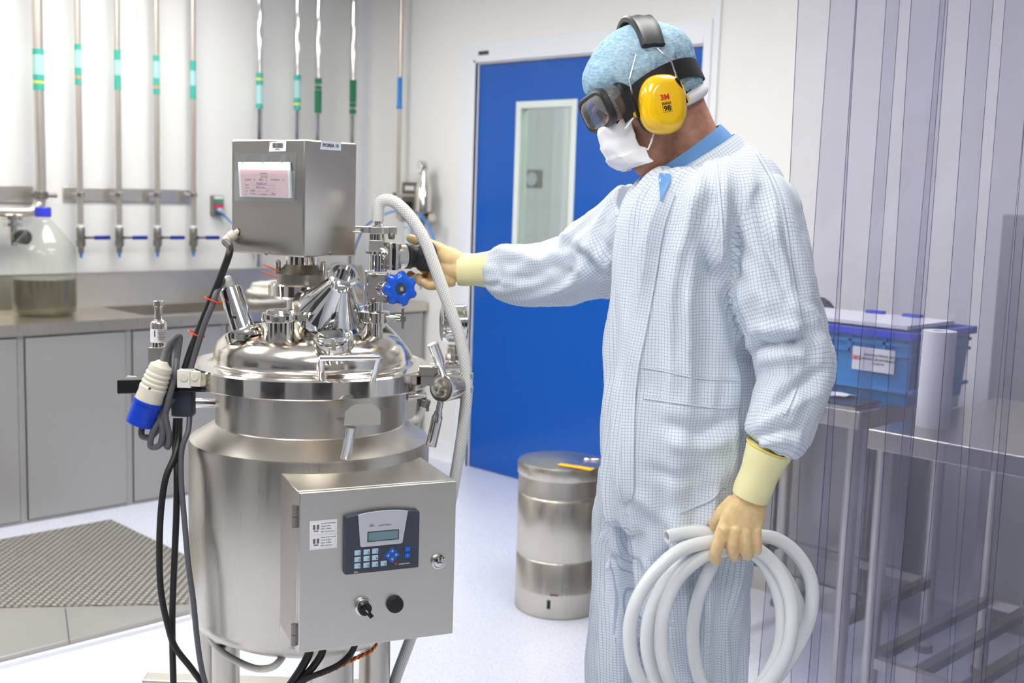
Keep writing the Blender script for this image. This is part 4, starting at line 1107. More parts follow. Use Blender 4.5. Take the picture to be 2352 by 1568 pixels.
# under-hub wing nut and rod to the vessel
b = MB().cyl(P(935, 912, 2.40), P(978, 908, 2.42), .0075, 'steel_polished', n=16).lathe([(.012, -.008), (.012, .008)], P(975, 925, 2.42), (CR*.3+UP), 'steel_dull', n=16)
w = P(969, 935, 2.42)
b.cbox(w-CR*.008, CR, CF, UP, .006, .012, .016, 'steel_dull').cbox(w+CR*.012, CR, CF, UP, .006, .012, .016, 'steel_dull')
bld(b, 'clamp_nut', bevel=.001)
# contact gauge seen from its side
gc = P(1040, 742, 2.56); ga = (CR*.98+CF*.16).normalized()
b = MB().lathe([(.030, -.027), (.040, -.024), (.0415, -.016), (.0415, .020), (.0435, .021), (.0435, .027), (.040, .030)], gc, ga, 'chrome', n=56)
gg = bld(b, 'pressure_gauge', ang=40)
MB().lathe([(.0395, .0302), (.001, .0302)], gc, ga, 'label_white', n=40).build('gauge_face', gg)
zg = lambda y: P(1037, y, 2.56).z
q = P(1039, 800, 2.56); q = V(q.x, q.y, 0)
b = MB().lathe([(.011, zg(790)), (.011, zg(797)), (.014, zg(798)), (.014, zg(812)), (.0155, zg(814)), (.0155, zg(826)), (.012, zg(830)), (.012, zg(845))], q, UP, 'steel_polished', n=10)
e0, e1 = P(985, 845, 2.54), P(1062, 843, 2.56)
b.cyl(e0, e1, .011, 'steel_polished', n=24)
bld(b, 'gauge_stem')

# cradle bracket on the front of the neck
n_ = -CF
pl = [(790, 978), (874, 976), (874, 944), (866, 934), (852, 928), (818, 928), (806, 934), (792, 946)]
b = MB().prism([P(x, y, 2.215+.010*(978-y)/50) for x, y in pl], CF*.002, 'steel_sheet')
b.prism([P(790, 978, 2.215), P(874, 976, 2.215), P(874, 976, 2.215)+CF*.07-CR*.026, P(790, 978, 2.215)+CF*.07-CR*.026], UP*.002, 'steel_sheet')
bld(b, 'cradle_plate')
MB().cyl(P(806, 980, 2.235), P(794, 1052, 2.24), .0105, 'chrome', n=24).build('cradle_post', vs_)

# left: rod, black bar, white clips, transmitter
b = MB().cyl(P(432, 925, 2.47), P(505, 925, 2.45), .0105, 'steel_polished', n=22); bld(b, 'side_rod')
bar = MB().quadbox(P(268, 905, 2.36), P(495, 900, 2.36)-P(268, 905, 2.36), CF*.03, UP*.03, 'black_plastic')
bld(bar, 'black_bar', bevel=.003)
MB().quadbox(P(392, 957, 2.37), CR*.045, CF*.03, UP*.056, 'panel_dark').build('connector_block', vs_, bevel=.004)
for px, s, m in ((427, 1, 'white_plastic'), (452, .85, 'cream_plastic')):
    c = P(px, 868, 2.345)
    MB().cbox(c, CR, CF, UP, .028*s, .03, .036*s, m).cyl(c-CF*.017+UP*.004, c-CF*.015+UP*.004, .009*s, 'cream_plastic', n=20).build('white_clip', vs_, bevel=.005, seg=3)
tz = P(365, 790, 2.5); tq = V(tz.x, tz.y, 0); zq = lambda y: P(365, y, 2.5).z
b = MB().lathe([(.0105, zq(690)), (.0115, zq(691)), (.0115, zq(702)), (.0085, zq(704)), (.0085, zq(733)), (.011, zq(735)), (.0155, zq(738)), (.0175, zq(742)), (.0175, zq(795)), (.014, zq(798))], tq, UP, 'steel_polished', n=32)
b.quadbox(P(341, 912, 2.49), CR*.04, CF*.03, UP*.108, 'steel_sheet')
tr = bld(b, 'pressure_transmitter')
b = MB().lathe([(.0177, zq(785)), (.0177, zq(754))], tq, UP, 'label_white', n=40, caps=False)
b.build('data_label', tr)
b = MB()
for k, (w, y) in enumerate(((.016, 759), (.018, 764), (.014, 769), (.017, 774), (.013, 779))):
    c = P(371, y, 2.482); b.cbox(c, CR, CF, UP, w, .001, .0012, 'ink_soft')
c = P(357, 766, 2.483); b.cbox(c, CR, CF, UP, .005, .001, .014, 'ink')
b.build('label_print', tr)
b = MB().cyl(P(290, 874, 2.42), P(345, 878, 2.44), .006, 'steel_polished', n=14).lathe([(.009, -.008), (.0105, -.006), (.0105, .012), (.009, .014)], P(300, 874, 2.42), CR, 'steel_polished', n=16)
bld(b, 'bleed_valve')

# ------------------------------------------------------------------ control cabinet on the vessel's front
TH = .414
bx = cw(math.cos(TH), math.sin(TH)); by = cw(-math.sin(TH), math.cos(TH)); bn = -by
O = cw(-.385, 2.1, .939); BW, BH, BD = .312, .311, .215
def BF(px, py, off=0): return PPL(px, py, O+bn*off, bn)
b = MB().quadbox(O+by*.014-UP*BH, bx*BW, by*(BD-.014), UP*BH, 'steel_sheet')
b.quadbox(O+by*.010+bx*.008-UP*(BH-.008), bx*(BW-.016), by*.004, UP*(BH-.016), 'gap_dark')
cab = bld(b, 'control_cabinet', bevel=.002)
b = MB().quadbox(O-UP*BH, bx*BW, by*.011, UP*BH, 'steel_sheet')
b.build('cabinet_door', cab, bevel=.003, seg=3)
# side bracket plates that carry it
b = MB()
sd = [V(0, 0, 0)]
pts = [O+by*.10-UP*.0, O+by*BD, O+by*BD-UP*BH, O+by*.10-UP*BH]
for py in (1172, 1444):
    c = PPL(672, py+16, O-bx*.006, -bx); c = O-bx*.006+by*.006+UP*(PPL(672, py+16, O, bn).z-O.z)
    MB().cyl(c-UP*.021, c-UP*.0005, .0058, 'steel_dull', n=18).cyl(c+UP*.0005, c+UP*.021, .0058, 'steel_dull', n=18).cbox(c+bx*.006, bx, by, UP, .006, .006, .036, 'steel_dull').build('hinge', cab)
c = BF(1006, 1289)
b = MB().lathe([(.0145, 0), (.0150, .001), (.0142, .005), (.0115, .0055), (.0105, .004), (.0098, .0065), (.0045, .0085), (.001, .0088)], c, bn, 'chrome', n=36).cbox(c+bn*.0085, bx, UP, bn, .0105, .0022, .001, 'gap_dark')
b.build('door_lock', cab)
c = BF(833, 1392)
b = MB().lathe([(.0165, 0), (.0172, .002), (.0165, .007), (.0135, .009)], c, bn, 'chrome', n=36)
sw = b.build('rotary_switch', cab)
sd_ = (bx*.62-UP*.78).normalized(); sp_ = bn.cross(sd_)
b = MB().lathe([(.013, .008), (.013, .018), (.0115, .020), (.001, .020)], c, bn, 'black_plastic', n=32).cbox(c+bn*.0175+sd_*.006, sd_, sp_, bn, .028, .0085, .011, 'black_plastic').cbox(c+bn*.0233+sd_*.003, sd_, sp_, bn, .008, .0015, .0006, 'label_white')
b.build('switch_knob', cab, bevel=.0008)
c = BF(906, 1386)
MB().lathe([(.0165, 0), (.0165, .006), (.0155, .010), (.0145, .012), (.001, .0125)], c, bn, 'black_rubber', n=36).build('blanking_plug', cab)
# two small data plates
for (x0, y0, x1, y1, lines) in ((711, 1231, 774, 1195, ('LOTE 07 PR PB 04-09', 'CALIB. 010909', 'PROX. 10/2009', 'RESP. Mantenimiento')), (711, 1263, 774, 1229, ('TARA 10 PR PB 04-09', 'CALIB. 010909', 'PROX. 10/2009', 'RESP. Laboratorio'))):
    a = BF(x0, y0, .0003); d2 = BF(x1, y1-2.2, .0003); w = (d2-a).dot(bx); h = .0285
    b = MB().quadbox(a, bx*w, UP*h, bn*.0005, 'label_white')
    b.quadbox(a+bx*.0025+UP*.002+bn*.0005, bx*(w-.005), UP*(h-.004), bn*.0001, 'label_grey').quadbox(a+bx*.003+UP*.0025+bn*.0006, bx*(w-.006), UP*(h-.005), bn*.0001, 'label_white')
    lc = a+bx*.012+UP*h*.5+bn*.0008
    for s in (-1, 1): b.cbox(lc+bx*.0036*s+UP*.002, bx, UP, bn, .0045, .0095, .0002, 'ink_soft')
    b.cbox(lc-UP*.0055, bx, UP, bn, .009, .0022, .0002, 'ink_soft')
    for k, s in enumerate(lines): b.text(s, a+bx*.021+UP*(h*.78-.0052*k)+bn*.0008, bx, UP, .0031, 'ink', 'LEFT', depth=.0001)
    b.build('data_plate', cab)

# operator panel
p00, p10, p11, p01 = BF(786, 1316), BF(959, 1301), BF(965, 1161), BF(784, 1179)
pw = .1475; ph = .117
pc0 = (p00+p10+p11+p01)/4
def PN(s, t, off=.012): return pc0+bx*(s*pw)+UP*(t*ph)+bn*off
pm = thing
body = [PN(-.5, -.48, 0), PN(-.49, -.5, 0), PN(.49, -.5, 0), PN(.5, -.48, 0), PN(.5, .42, 0), PN(.49, .46, 0), PN(.33, .49, 0), PN(.1, .51, 0), PN(-.1, .51, 0), PN(-.33, .49, 0), PN(-.49, .46, 0), PN(-.5, .42, 0)]
b = MB().prism(body, bn*.012, 'panel_dark')
op = bld(b, 'operator_panel', bevel=.0015)
b = MB().prism([PN(-.28, -.06), PN(.25, -.06), PN(.27, -.04), PN(.335, .485), PN(.2, .515), PN(0, .525), PN(-.2, .515), PN(-.335, .485), PN(-.30, -.04)], bn*.0015, 'panel_silver')
b.build('silver_fascia', op, bevel=.0008)
b = MB().prism([PN(-.21, .02, .0136), PN(.215, .02, .0136), PN(.215, .19, .0136), PN(-.21, .19, .0136)], bn*.0004, 'gap_dark').prism([PN(-.195, .035, .014), PN(.2, .035, .014), PN(.2, .175, .014), PN(-.195, .175, .014)], bn*.0003, 'lcd')
b.build('display', op)
kx_ = [-.335, -.215, -.1]; ky_ = [-.145, -.255, -.365]; dig = [['1', '2', '3'], ['4', '5', '6'], ['7', '8', '9']]
def key(s, t, txt):
    c = PN(s, t, .0122)
    MB().cbox(c+bn*.0006, bx, UP, bn, .0118, .0098, .0012, 'key_pale').text(txt, c+bx*.003-UP*.0012+bn*.0014, bx, UP, .0062, 'ink', depth=.0001).build('number_key', op, bevel=.0003)
for r_ in range(3):
    for c_ in range(3): key(kx_[c_], ky_[r_], dig[r_][c_])
key(.015, -.365, '0')
dc = (.13, -.24); e_ = .0082
for sx, sz, rot in ((0, 1, 0), (0, -1, 2), (-1, 0, 1), (1, 0, 3)):
    c = PN(dc[0], dc[1], .0122)+bx*sx*e_*.98+UP*sz*e_*.98
    d1, d2 = (bx+UP).normalized(), (UP-bx).normalized()
    b = MB().cbox(c+bn*.0006, d1, d2, bn, .0108, .0108, .0012, 'key_blue')
    dd = bx*sx+UP*sz; pp = bn.cross(dd)
    b.prism([c+dd*.003+bn*.0013, c-dd*.0016+pp*.0024+bn*.0013, c-dd*.0016-pp*.0024+bn*.0013], bn*.0002, 'key_arrow').build('arrow_key', op)
for t, s in ((-.165, 'i'), (-.275, '+')):
    c = PN(.34, t, .0122); MB().cbox(c+bn*.0006, bx, UP, bn, .0105, .0098, .0012, 'key_blue').text(s, c+bn*.0014, bx, UP, .006, 'label_white', depth=.0001).build('function_key', op, bevel=.0003)
b = MB()
b.text('unitronics', PN(.02, .285, .0138), bx, UP, .0062, 'ink_soft', depth=.0001)
for k in range(5):
    a = PI*k/4; c = PN(-.155, .28, .0138); dd = bx*math.cos(a)+UP*math.sin(a); b.cbox(c+dd*.003, dd, bn.cross(dd), bn, .005, .001, .0002, 'ink_soft')
b.text('unitronics', PN(.30, -.405, .0122), bx, UP, .0056, 'label_white', depth=.0001)
for k in range(5):
    a = PI*(.15+.7*k/4); c = PN(.185, -.41, .0122); dd = bx*math.cos(a)+UP*math.sin(a); b.cbox(c+dd*.0022, dd, bn.cross(dd), bn, .0045, .0012, .0002, 'ink_red')
b.text('Jazz', PN(-.375, -.465, .0122), bx, UP, .005, 'label_white', 'LEFT', depth=.0001)
b.build('panel_lettering', op)
# angled plates joining the cabinet to the vessel
b = MB()
e0 = O+by*BD; 
bl = [O+by*.215-UP*.30+bx*.004, O+by*.10-UP*.311+bx*.004, O+by*.10-UP*.02+bx*.004, O+by*.215+UP*.004+bx*.004]
b.quadbox(O+by*(BD-.004)-UP*(BH-.02)+bx*.02, bx*(BW-.04), by*.05, UP*(BH-.06), 'steel_sheet')
bld(b, 'cabinet_bracket')
# ================================================================== the person
YP = 2.2
pf = P(1560, 1568, YP)
person = thing('person', (pf.x, pf.y, 0), 'person in a pale checked coverall, blue hair net, goggles, mask and yellow earmuffs', 'person')
POR = _ORG[person.name]
TORSO = [(1392, 1185, 1718, 1185, .12), (1388, 1060, 1734, 1060, .155), (1392, 950, 1741, 950, .155), (1397, 850, 1747, 850, .155), (1405, 750, 1740, 750, .16), (1414, 650, 1728, 650, .165),
         (1424, 560, 1748, 560, .172), (1438, 480, 1785, 480, .172), (1466, 432, 1796, 418, .15), (1502, 402, 1774, 374, .118), (1532, 398, 1734, 342, .088), (1548, 408, 1694, 318, .062)]
LEG_FAR = [(1388, 1080, 1600, 1080, .14), (1382, 1160, 1560, 1160, .13), (1376, 1220, 1500, 1220, .11), (1371, 1300, 1474, 1300, .09), (1366, 1400, 1478, 1400, .088), (1359, 1500, 1486, 1500, .088), (1352, 1600, 1494, 1600, .09), (1340, 1850, 1490, 1850, .085), (1338, 2040, 1485, 2040, .075)]
LEG_NEAR = [(1452, 1080, 1734, 1080, .15), (1440, 1160, 1723, 1160, .152), (1440, 1220, 1720, 1220, .146), (1446, 1300, 1718, 1300, .128), (1460, 1400, 1709, 1400, .112), (1478, 1500, 1700, 1500, .098), (1490, 1600, 1698, 1600, .095), (1502, 1850, 1690, 1850, .09), (1515, 2120, 1670, 2120, .075)]
ARM_NEAR = [(1708, 440, 2.17, .060), (1738, 490, 2.12, .076), (1758, 560, 2.08, .0715), (1784, 690, 2.05, .069), (1812, 785, 2.04, .065), (1826, 838, 2.03, .065), (1820, 895, 2.02, .061), (1792, 975, 2.0, .055), (1783, 1012, 1.99, .0515), (1774, 1030, 1.99, .036)]
ARM_FAR = [(1490, 500, 2.32, .085), (1440, 550, 2.36, .090), (1385, 586, 2.40, .083), (1312, 618, 2.44, .070), (1210, 632, 2.47, .062), (1152, 622, 2.49, .056), (1128, 619, 2.50, .044)]
def rings_of(rows, Y, k=1.0, per=5, n=56, p=2.25):
    S_ = spline(rows, per); out = []
    for L, yl, R_, yr, hd in S_:
        a, b_ = P(L, yl, Y), P(R_, yr, Y); c = (a+b_)/2
        out.append(ring(c, (b_-a)/2*k, CF*hd*k, n, p))
    return out
def chain_of(rows, k=1.0, per=6):
    S_ = spline(rows, per); return [P(a, b_, c) for a, b_, c, r in S_], [r*k for a, b_, c, r in S_]
def garment_solids(k):
    b = MB()
    b.loft(rings_of(TORSO, YP, k), 'coverall_check'); b.loft(rings_of(LEG_FAR, 2.30, k), 'coverall_check'); b.loft(rings_of(LEG_NEAR, 2.20, k), 'coverall_check')
    for rows in (ARM_NEAR, ARM_FAR):
        pts, rad = chain_of(rows, k); b.tube(pts, rad, 'coverall_check', n=36)
    return b
# ---- the coverall: one continuous cloth surface
me = remesh(garment_solids(1.0), .0055, 10)
nv = len(me.vertices)
co = np.empty(nv*3); me.vertices.foreach_get('co', co); co = co.reshape(-1, 3)
nr = np.empty(nv*3); me.vertices.foreach_get('normal', nr); nr = nr.reshape(-1, 3)
def bone_samples():
    out = []
    def loft_axis(rows, Y, part):
        S_ = spline(rows, 8); c = []; r = []
        for L, yl, R_, yr, hd in S_:
            a, b_ = P(L, yl, Y), P(R_, yr, Y); c.append(np.array((a+b_)/2)); r.append(((b_-a).length/2+hd)/2)
        out.append((part, np.array(c), np.array(r), np.array(CR), np.array(CF)))
    loft_axis(TORSO, YP, 0); loft_axis(LEG_FAR, 2.30, 1); loft_axis(LEG_NEAR, 2.20, 2)
    for part, rows in ((3, ARM_NEAR), (4, ARM_FAR)):
        pts, rad = chain_of(rows, 1.0, 26)
        t = (pts[-1]-pts[0]).normalized(); x = CF.cross(t).normalized(); y = t.cross(x)
        out.append((part, np.array([np.array(q) for q in pts]), np.array(rad), np.array(x), np.array(y)))
    return out
BONES = bone_samples()
def locate(pts):
    """nearest limb for each point: limb number, angle round it, run along it, fraction along it, mean radius"""
    best = np.full(len(pts), 1e9); part = np.zeros(len(pts), int); ang = np.zeros(len(pts)); run = np.zeros(len(pts)); fr = np.zeros(len(pts)); rm = np.zeros(len(pts))
    for pid, c, r, x, y in BONES:
        L = np.concatenate([[0], np.cumsum(np.linalg.norm(np.diff(c, axis=0), axis=1))])
        d = np.linalg.norm(pts[:, None, :]-c[None], axis=2)
        q = d/r[None]; k = np.argmin(q, axis=1); v = q[np.arange(len(pts)), k]
        rel = pts-c[k]
        tan = np.gradient(c, axis=0); tan /= np.linalg.norm(tan, axis=1)[:, None]
        s_ = L[k]+np.sum(rel*tan[k], axis=1)
        a = np.arctan2(rel@y, rel@x)
        m_ = v < best
        best[m_] = v[m_]; part[m_] = pid; ang[m_] = a[m_]; run[m_] = s_[m_]; fr[m_] = (s_/L[-1])[m_]; rm[m_] = r.mean()
    return part, ang, run, fr, rm
part, ang, run, fr, rm = locate(co)
disp = np.zeros(nv)
def ridge(v, q=2.0): return (1-abs(v))**q
for i in range(nv):
    a, s_, p_ = ang[i], run[i], part[i]; ca_, sa_ = math.cos(a), math.sin(a)
    if p_ == 0:
        w = noise.noise(V(ca_*1.2, sa_*1.2, s_*2.2))*.25
        n1 = noise.noise(V(ca_*3.4+w, sa_*3.4, s_*2.0+3)); n2 = noise.noise(V(ca_*6+s_*4, sa_*6, s_*7+9)); n3 = noise.noise(V(ca_*9, sa_*9-s_*9, s_*16))
        hem = math.exp(-((fr[i]-.36)/.07)**2)
        disp[i] = .021*(ridge(n1, 2.2)-.45)+.010*n2+.006*hem*n3
        # pull folds running from the shoulder to the arm pit
        up = max(0, fr[i]-.62)
        disp[i] += .009*min(1, up*4)*(ridge(noise.noise(V(ca_*4+s_*6, sa_*4-s_*5, s_*3+20)), 2.5)-.4)*(1 if fr[i] < .9 else max(0, (1-fr[i])/.1))
        if fr[i] > .9: disp[i] *= max(0, (1-fr[i])/.1)
    elif p_ in (1, 2):
        w = noise.noise(V(ca_*1.5, sa_*1.5, s_*2+p_*7))*.4
        n1 = noise.noise(V(ca_*2.6+w, sa_*2.6, s_*1.6+p_*11)); n2 = noise.noise(V(ca_*5+s_*5, sa_*5, s_*6+p_))
        disp[i] = .024*(ridge(n1, 2.2)-.45)+.011*n2
    else:
        k = .55 if p_ == 3 else .45
        el = math.exp(-((fr[i]-k)/.13)**2); cu_ = math.exp(-((fr[i]-.96)/.09)**2)
        w = noise.noise(V(ca_*1.4, sa_*1.4, s_*5+p_*5))*.5
        n1 = noise.noise(V(ca_*2.2+s_*7+w, sa_*2.2-s_*5, s_*7+p_*3)); n2 = noise.noise(V(ca_*1.6, sa_*1.6+w, s_*22+p_)); n3 = noise.noise(V(ca_*7, sa_*7, s_*10+p_))
        disp[i] = (.013+.005*el)*(ridge(n1, 2.2)-.45)+.010*el*(ridge(n2, 2)-.4)+.007*cu_*n3
        if fr[i] > .96: disp[i] *= .5
# the folds this coverall shows: lines of crease (-) and ridge (+) on the cloth facing the viewer
def px_of(A):
    B = np.empty_like(A); B[:, 0] = A[:, 0]*_ca+A[:, 1]*_sa; B[:, 1] = -A[:, 0]*_sa+A[:, 1]*_ca; B[:, 2] = A[:, 2]-CAM_H
    z = B@_fwd
    return np.stack([1176+F_PX*(B@_R)/z, 784-F_PX*(B@_U)/z], 1)
FOLDS = [(-9, 15, 'tn', [(1634, 440), (1616, 520), (1612, 590), (1640, 655)]), (7, 16, 't', [(1602, 430), (1578, 520), (1562, 610)]), (-9, 12, 'tn', [(1690, 460), (1688, 560), (1692, 650)]), (7, 14, 'tn', [(1662, 470), (1652, 560), (1668, 640)]),
         (-11, 22, 't', [(1622, 600), (1662, 680), (1698, 760), (1712, 860)]), (-5, 12, 't', [(1560, 650), (1556, 740), (1552, 840)]), (6, 14, 't', [(1582, 650), (1580, 740), (1590, 830)]), (-5, 14, 't', [(1522, 500), (1478, 690), (1458, 840)]),
         (-11, 11, 'n', [(1730, 802), (1762, 792), (1800, 788), (1848, 778)]), (8, 16, 'n', [(1722, 756), (1780, 752), (1850, 752)]), (7, 14, 'n', [(1750, 830), (1800, 820), (1860, 815)]), (-7, 10, 'n', [(1738, 480), (1760, 560), (1790, 640), (1815, 715)]), (6, 13, 'n', [(1765, 480), (1790, 570), (1820, 660)]), (-5, 9, 'n', [(1838, 470), (1850, 510), (1848, 545)]),
         (-8, 11, 'n', [(1905, 840), (1840, 880), (1745, 960)]), (7, 13, 'n', [(1890, 890), (1820, 935), (1735, 985)]), (-7, 10, 'n', [(1850, 985), (1800, 985), (1728, 1005)]), (6, 10, 'n', [(1845, 1020), (1790, 1010), (1740, 1022)]),
         (-9, 12, 'f', [(1300, 545), (1304, 600), (1296, 650)]), (9, 14, 'f', [(1330, 545), (1385, 590), (1400, 612)]), (-8, 11, 'f', [(1310, 560), (1360, 610), (1395, 650)]), (-7, 12, 'f', [(1392, 500), (1380, 550), (1420, 610)]), (-7, 12, 'f', [(1180, 640), (1240, 630), (1290, 600)]), (8, 14, 'f', [(1135, 580), (1200, 590), (1240, 600)]), (6, 12, 'f', [(1290, 660), (1340, 640), (1330, 600)]), (-6, 9, 'f', [(1140, 600), (1150, 640), (1130, 655)]),
         (7, 20, 'tn', [(1520, 1005), (1600, 1028), (1690, 1000)]), (-7, 16, 't', [(1515, 965), (1600, 985), (1695, 955)]), (-6, 15, 'tl', [(1480, 1070), (1550, 1095), (1610, 1085)]), (6, 18, 'tl', [(1450, 1120), (1520, 1180), (1580, 1250)]), (-9, 12, 'tl', [(1436, 1110), (1444, 1230), (1452, 1330), (1470, 1450), (1488, 1580)]),
         (8, 14, 'l', [(1622, 1290), (1624, 1420), (1622, 1600)]), (-9, 13, 'l', [(1588, 1280), (1594, 1420), (1592, 1600)]), (-8, 13, 'l', [(1655, 1260), (1670, 1380), (1682, 1500)]), (-6, 12, 'l', [(1520, 1200), (1540, 1330), (1550, 1500)]), (-7, 11, 'l', [(1436, 1130), (1405, 1185), (1374, 1235)]), (-6, 10, 'l', [(1432, 1180), (1400, 1270), (1385, 1350)]), (7, 14, 'l', [(1402, 1250), (1418, 1380), (1430, 1500)])]
LIMB = {'t': (0,), 'n': (3,), 'f': (4,), 'l': (1, 2)}
pxs = px_of(co); view = np.array([0, 0, CAM_H])-co; view /= np.linalg.norm(view, axis=1)[:, None]; face = np.clip(np.sum(view*nr, axis=1)*2, 0, 1)
fold = np.zeros(nv)
for amp, wd, lim, line in FOLDS:
    S_ = spline(line, 10); ok = np.zeros(nv, bool)
    for ch in lim:
        for q in LIMB[ch]: ok |= part == q
    idx = np.nonzero(ok & (face > 0))[0]
    d2 = ((pxs[idx, None, :]-S_[None])**2).sum(2); k = d2.argmin(1); d2 = d2.min(1)
    endf = np.minimum(1, np.minimum(k, len(S_)-1-k)/5+.15)
    fold[idx] += amp*1.6e-3*np.exp(-d2/wd**2)*endf*face[idx]
ed = np.empty(len(me.edges)*2, int); me.edges.foreach_get('vertices', ed); ed = ed.reshape(-1, 2)
deg = np.bincount(ed.ravel(), minlength=nv)
for _ in range(2):
    acc = np.zeros(nv); np.add.at(acc, ed[:, 0], disp[ed[:, 1]]); np.add.at(acc, ed[:, 1], disp[ed[:, 0]])
    disp = .45*disp+.55*acc/np.maximum(deg, 1)
disp += fold
co2 = co+nr*disp[:, None]
me.vertices.foreach_set('co', co2.ravel())
me.update()
me.materials.append(MATS['coverall_check'])
# cloth coordinates in metres, from the limb each face belongs to
nf = len(me.polygons)
fc = np.empty(nf*3); me.polygons.foreach_get('center', fc); fc = fc.reshape(-1, 3)
fp, fa, frn, ff, frm = locate(fc)
ls = np.empty(nf, int); lt_ = np.empty(nf, int); me.polygons.foreach_get('loop_start', ls); me.polygons.foreach_get('loop_total', lt_)
lv = np.empty(len(me.loops), int); me.loops.foreach_get('vertex_index', lv)
fol = np.repeat(np.arange(nf), lt_)
uvs = np.zeros((len(lv), 2))
for pid, c, r, x, y in BONES:
    m_ = fp[fol] == pid
    pts = co[lv[m_]]
    L = np.concatenate([[0], np.cumsum(np.linalg.norm(np.diff(c, axis=0), axis=1))])
    k = np.argmin(np.linalg.norm(pts[:, None, :]-c[None], axis=2)/r[None], axis=1)
    tan = np.gradient(c, axis=0); tan /= np.linalg.norm(tan, axis=1)[:, None]
    rel = pts-c[k]; s_ = L[k]+np.sum(rel*tan[k], axis=1); a = np.arctan2(rel@y, rel@x)
    fa_ = fa[fol][m_]; a = fa_+((a-fa_+PI) % (2*PI)-PI)
    uvs[m_, 0] = a*r.mean()*1.06; uvs[m_, 1] = s_ if pid > 2 else pts[:, 2]
ul = me.uv_layers.new(name='UVMap'); ul.data.foreach_set('uv', uvs.ravel())
cov_bvh = BVHTree.FromPolygons([Vector(v) for v in co2], [tuple(p.vertices) for p in me.polygons])
cov = link('coverall', shift(me, POR), person, POR, ang=80)

CAMO = V(0, 0, CAM_H)
def hit(bvh, px, py, off=0.002, Yf=2.15):
    d = _w(px, py).normalized(); h = bvh.ray_cast(CAMO, d)
    return (h[0]-d*off) if h[0] is not None else None
def drape(name, pts, w, mtl, off=.0025, th=.002, n=3, par=None, bvh=None, per=8, rough=0.0):
    """band of cloth sewn onto a surface along a line; w in metres at the person's distance"""
    S_ = spline(pts, per); b = MB(); rows = []; L = 0; uvl = []
    for i, q in enumerate(S_):
        t = S_[min(i+1, len(S_)-1)]-S_[max(i-1, 0)]; t = t[:2]/max(np.linalg.norm(t[:2]), 1e-6); nn = np.array([-t[1], t[0]])
        ww = (q[2] if len(q) > 2 else w)*F_PX/2.15
        row = []
        for j in range(n+1):
            s = j/n-.5
            h = hit(bvh or cov_bvh, q[0]+nn[0]*s*ww, q[1]+nn[1]*s*ww, off+rough*noise.noise(V(i*.9, j*1.3, 2)))
            row.append(h)
        if any(h is None for h in row): continue
        if rows: L += (row[0]-rows[-1][0]).length
        rows.append(row); uvl.append(L)
    if len(rows) < 2: return None
    vs = [p for r_ in rows for p in r_]; m_ = n+1; fs = []; uv = []
    for i in range(len(rows)-1):
        for j in range(n):
            fs.append((i*m_+j, i*m_+j+1, (i+1)*m_+j+1, (i+1)*m_+j)); x0 = j*w/n; x1 = (j+1)*w/n
            uv.append([(x0, uvl[i]), (x1, uvl[i]), (x1, uvl[i+1]), (x0, uvl[i+1])])
    o = len(vs); dirs = [(CAMO-p).normalized() for p in vs]
    back = [p-d*(th+off) for p, d in zip(vs, dirs)]
    fs2 = [tuple(o+k for k in reversed(f)) for f in fs]
    rim = []
    edge = [i*m_ for i in range(len(rows))]+[(len(rows)-1)*m_+j for j in range(1, m_)]+[i*m_+n for i in range(len(rows)-2, -1, -1)]+[j for j in range(n-1, 0, -1)]
    for k in range(len(edge)):
        a, c = edge[k], edge[(k+1) % len(edge)]; rim.append((a, c, o+c, o+a))
    b.add(vs+back, fs+fs2+rim, mtl, uv+[None]*(len(fs2)+len(rim)))
    bm = bmesh.new(); m2 = b.mesh('t', POR); bm.from_mesh(m2); bmesh.ops.recalc_face_normals(bm, faces=bm.faces); bm.to_mesh(m2); bm.free()
    return link(name, m2, par or cov, POR, ang=50)
drape('placket', [(1536, 440, .026), (1510, 520, .026), (1490, 640, .026), (1468, 760, .026), (1450, 850, .026), (1442, 950, .026), (1440, 1050, .026), (1441, 1130, .022), (1442, 1150, .01)], .026, 'coverall_check', .004, rough=.002)
drape('waist_seam', [(1450, 838), (1520, 850), (1610, 868), (1700, 872)], .004, 'coverall_check', .002)
drape('waist_seam', [(1478, 912), (1560, 924), (1640, 934), (1704, 934)], .005, 'coverall_check', .0025)
drape('shoulder_seam', [(1640, 345), (1648, 420), (1655, 500), (1658, 570), (1654, 610)], .007, 'coverall_check', .003, rough=.002)
drape('pocket_edge', [(1702, 985), (1680, 1040), (1665, 1100), (1640, 1140), (1600, 1160), (1562, 1176)], .006, 'coverall_check', .003)
drape('side_seam', [(1700, 990), (1682, 1060), (1662, 1120)], .013, 'coverall_check', .003)
drape('sleeve_seam', [(1740, 350), (1778, 420), (1800, 500), (1815, 600), (1832, 700), (1848, 775)], .007, 'coverall_check', .003, rough=.0015)
drape('sleeve_seam', [(1846, 790), (1838, 850), (1818, 910), (1800, 950)], .009, 'coverall_check', .003, rough=.002)
drape('scrub_neckline', [(1527, 398, .020), (1526, 412, .022), (1523, 432, .013), (1518, 460, .002)], .02, 'scrub_blue', .009)

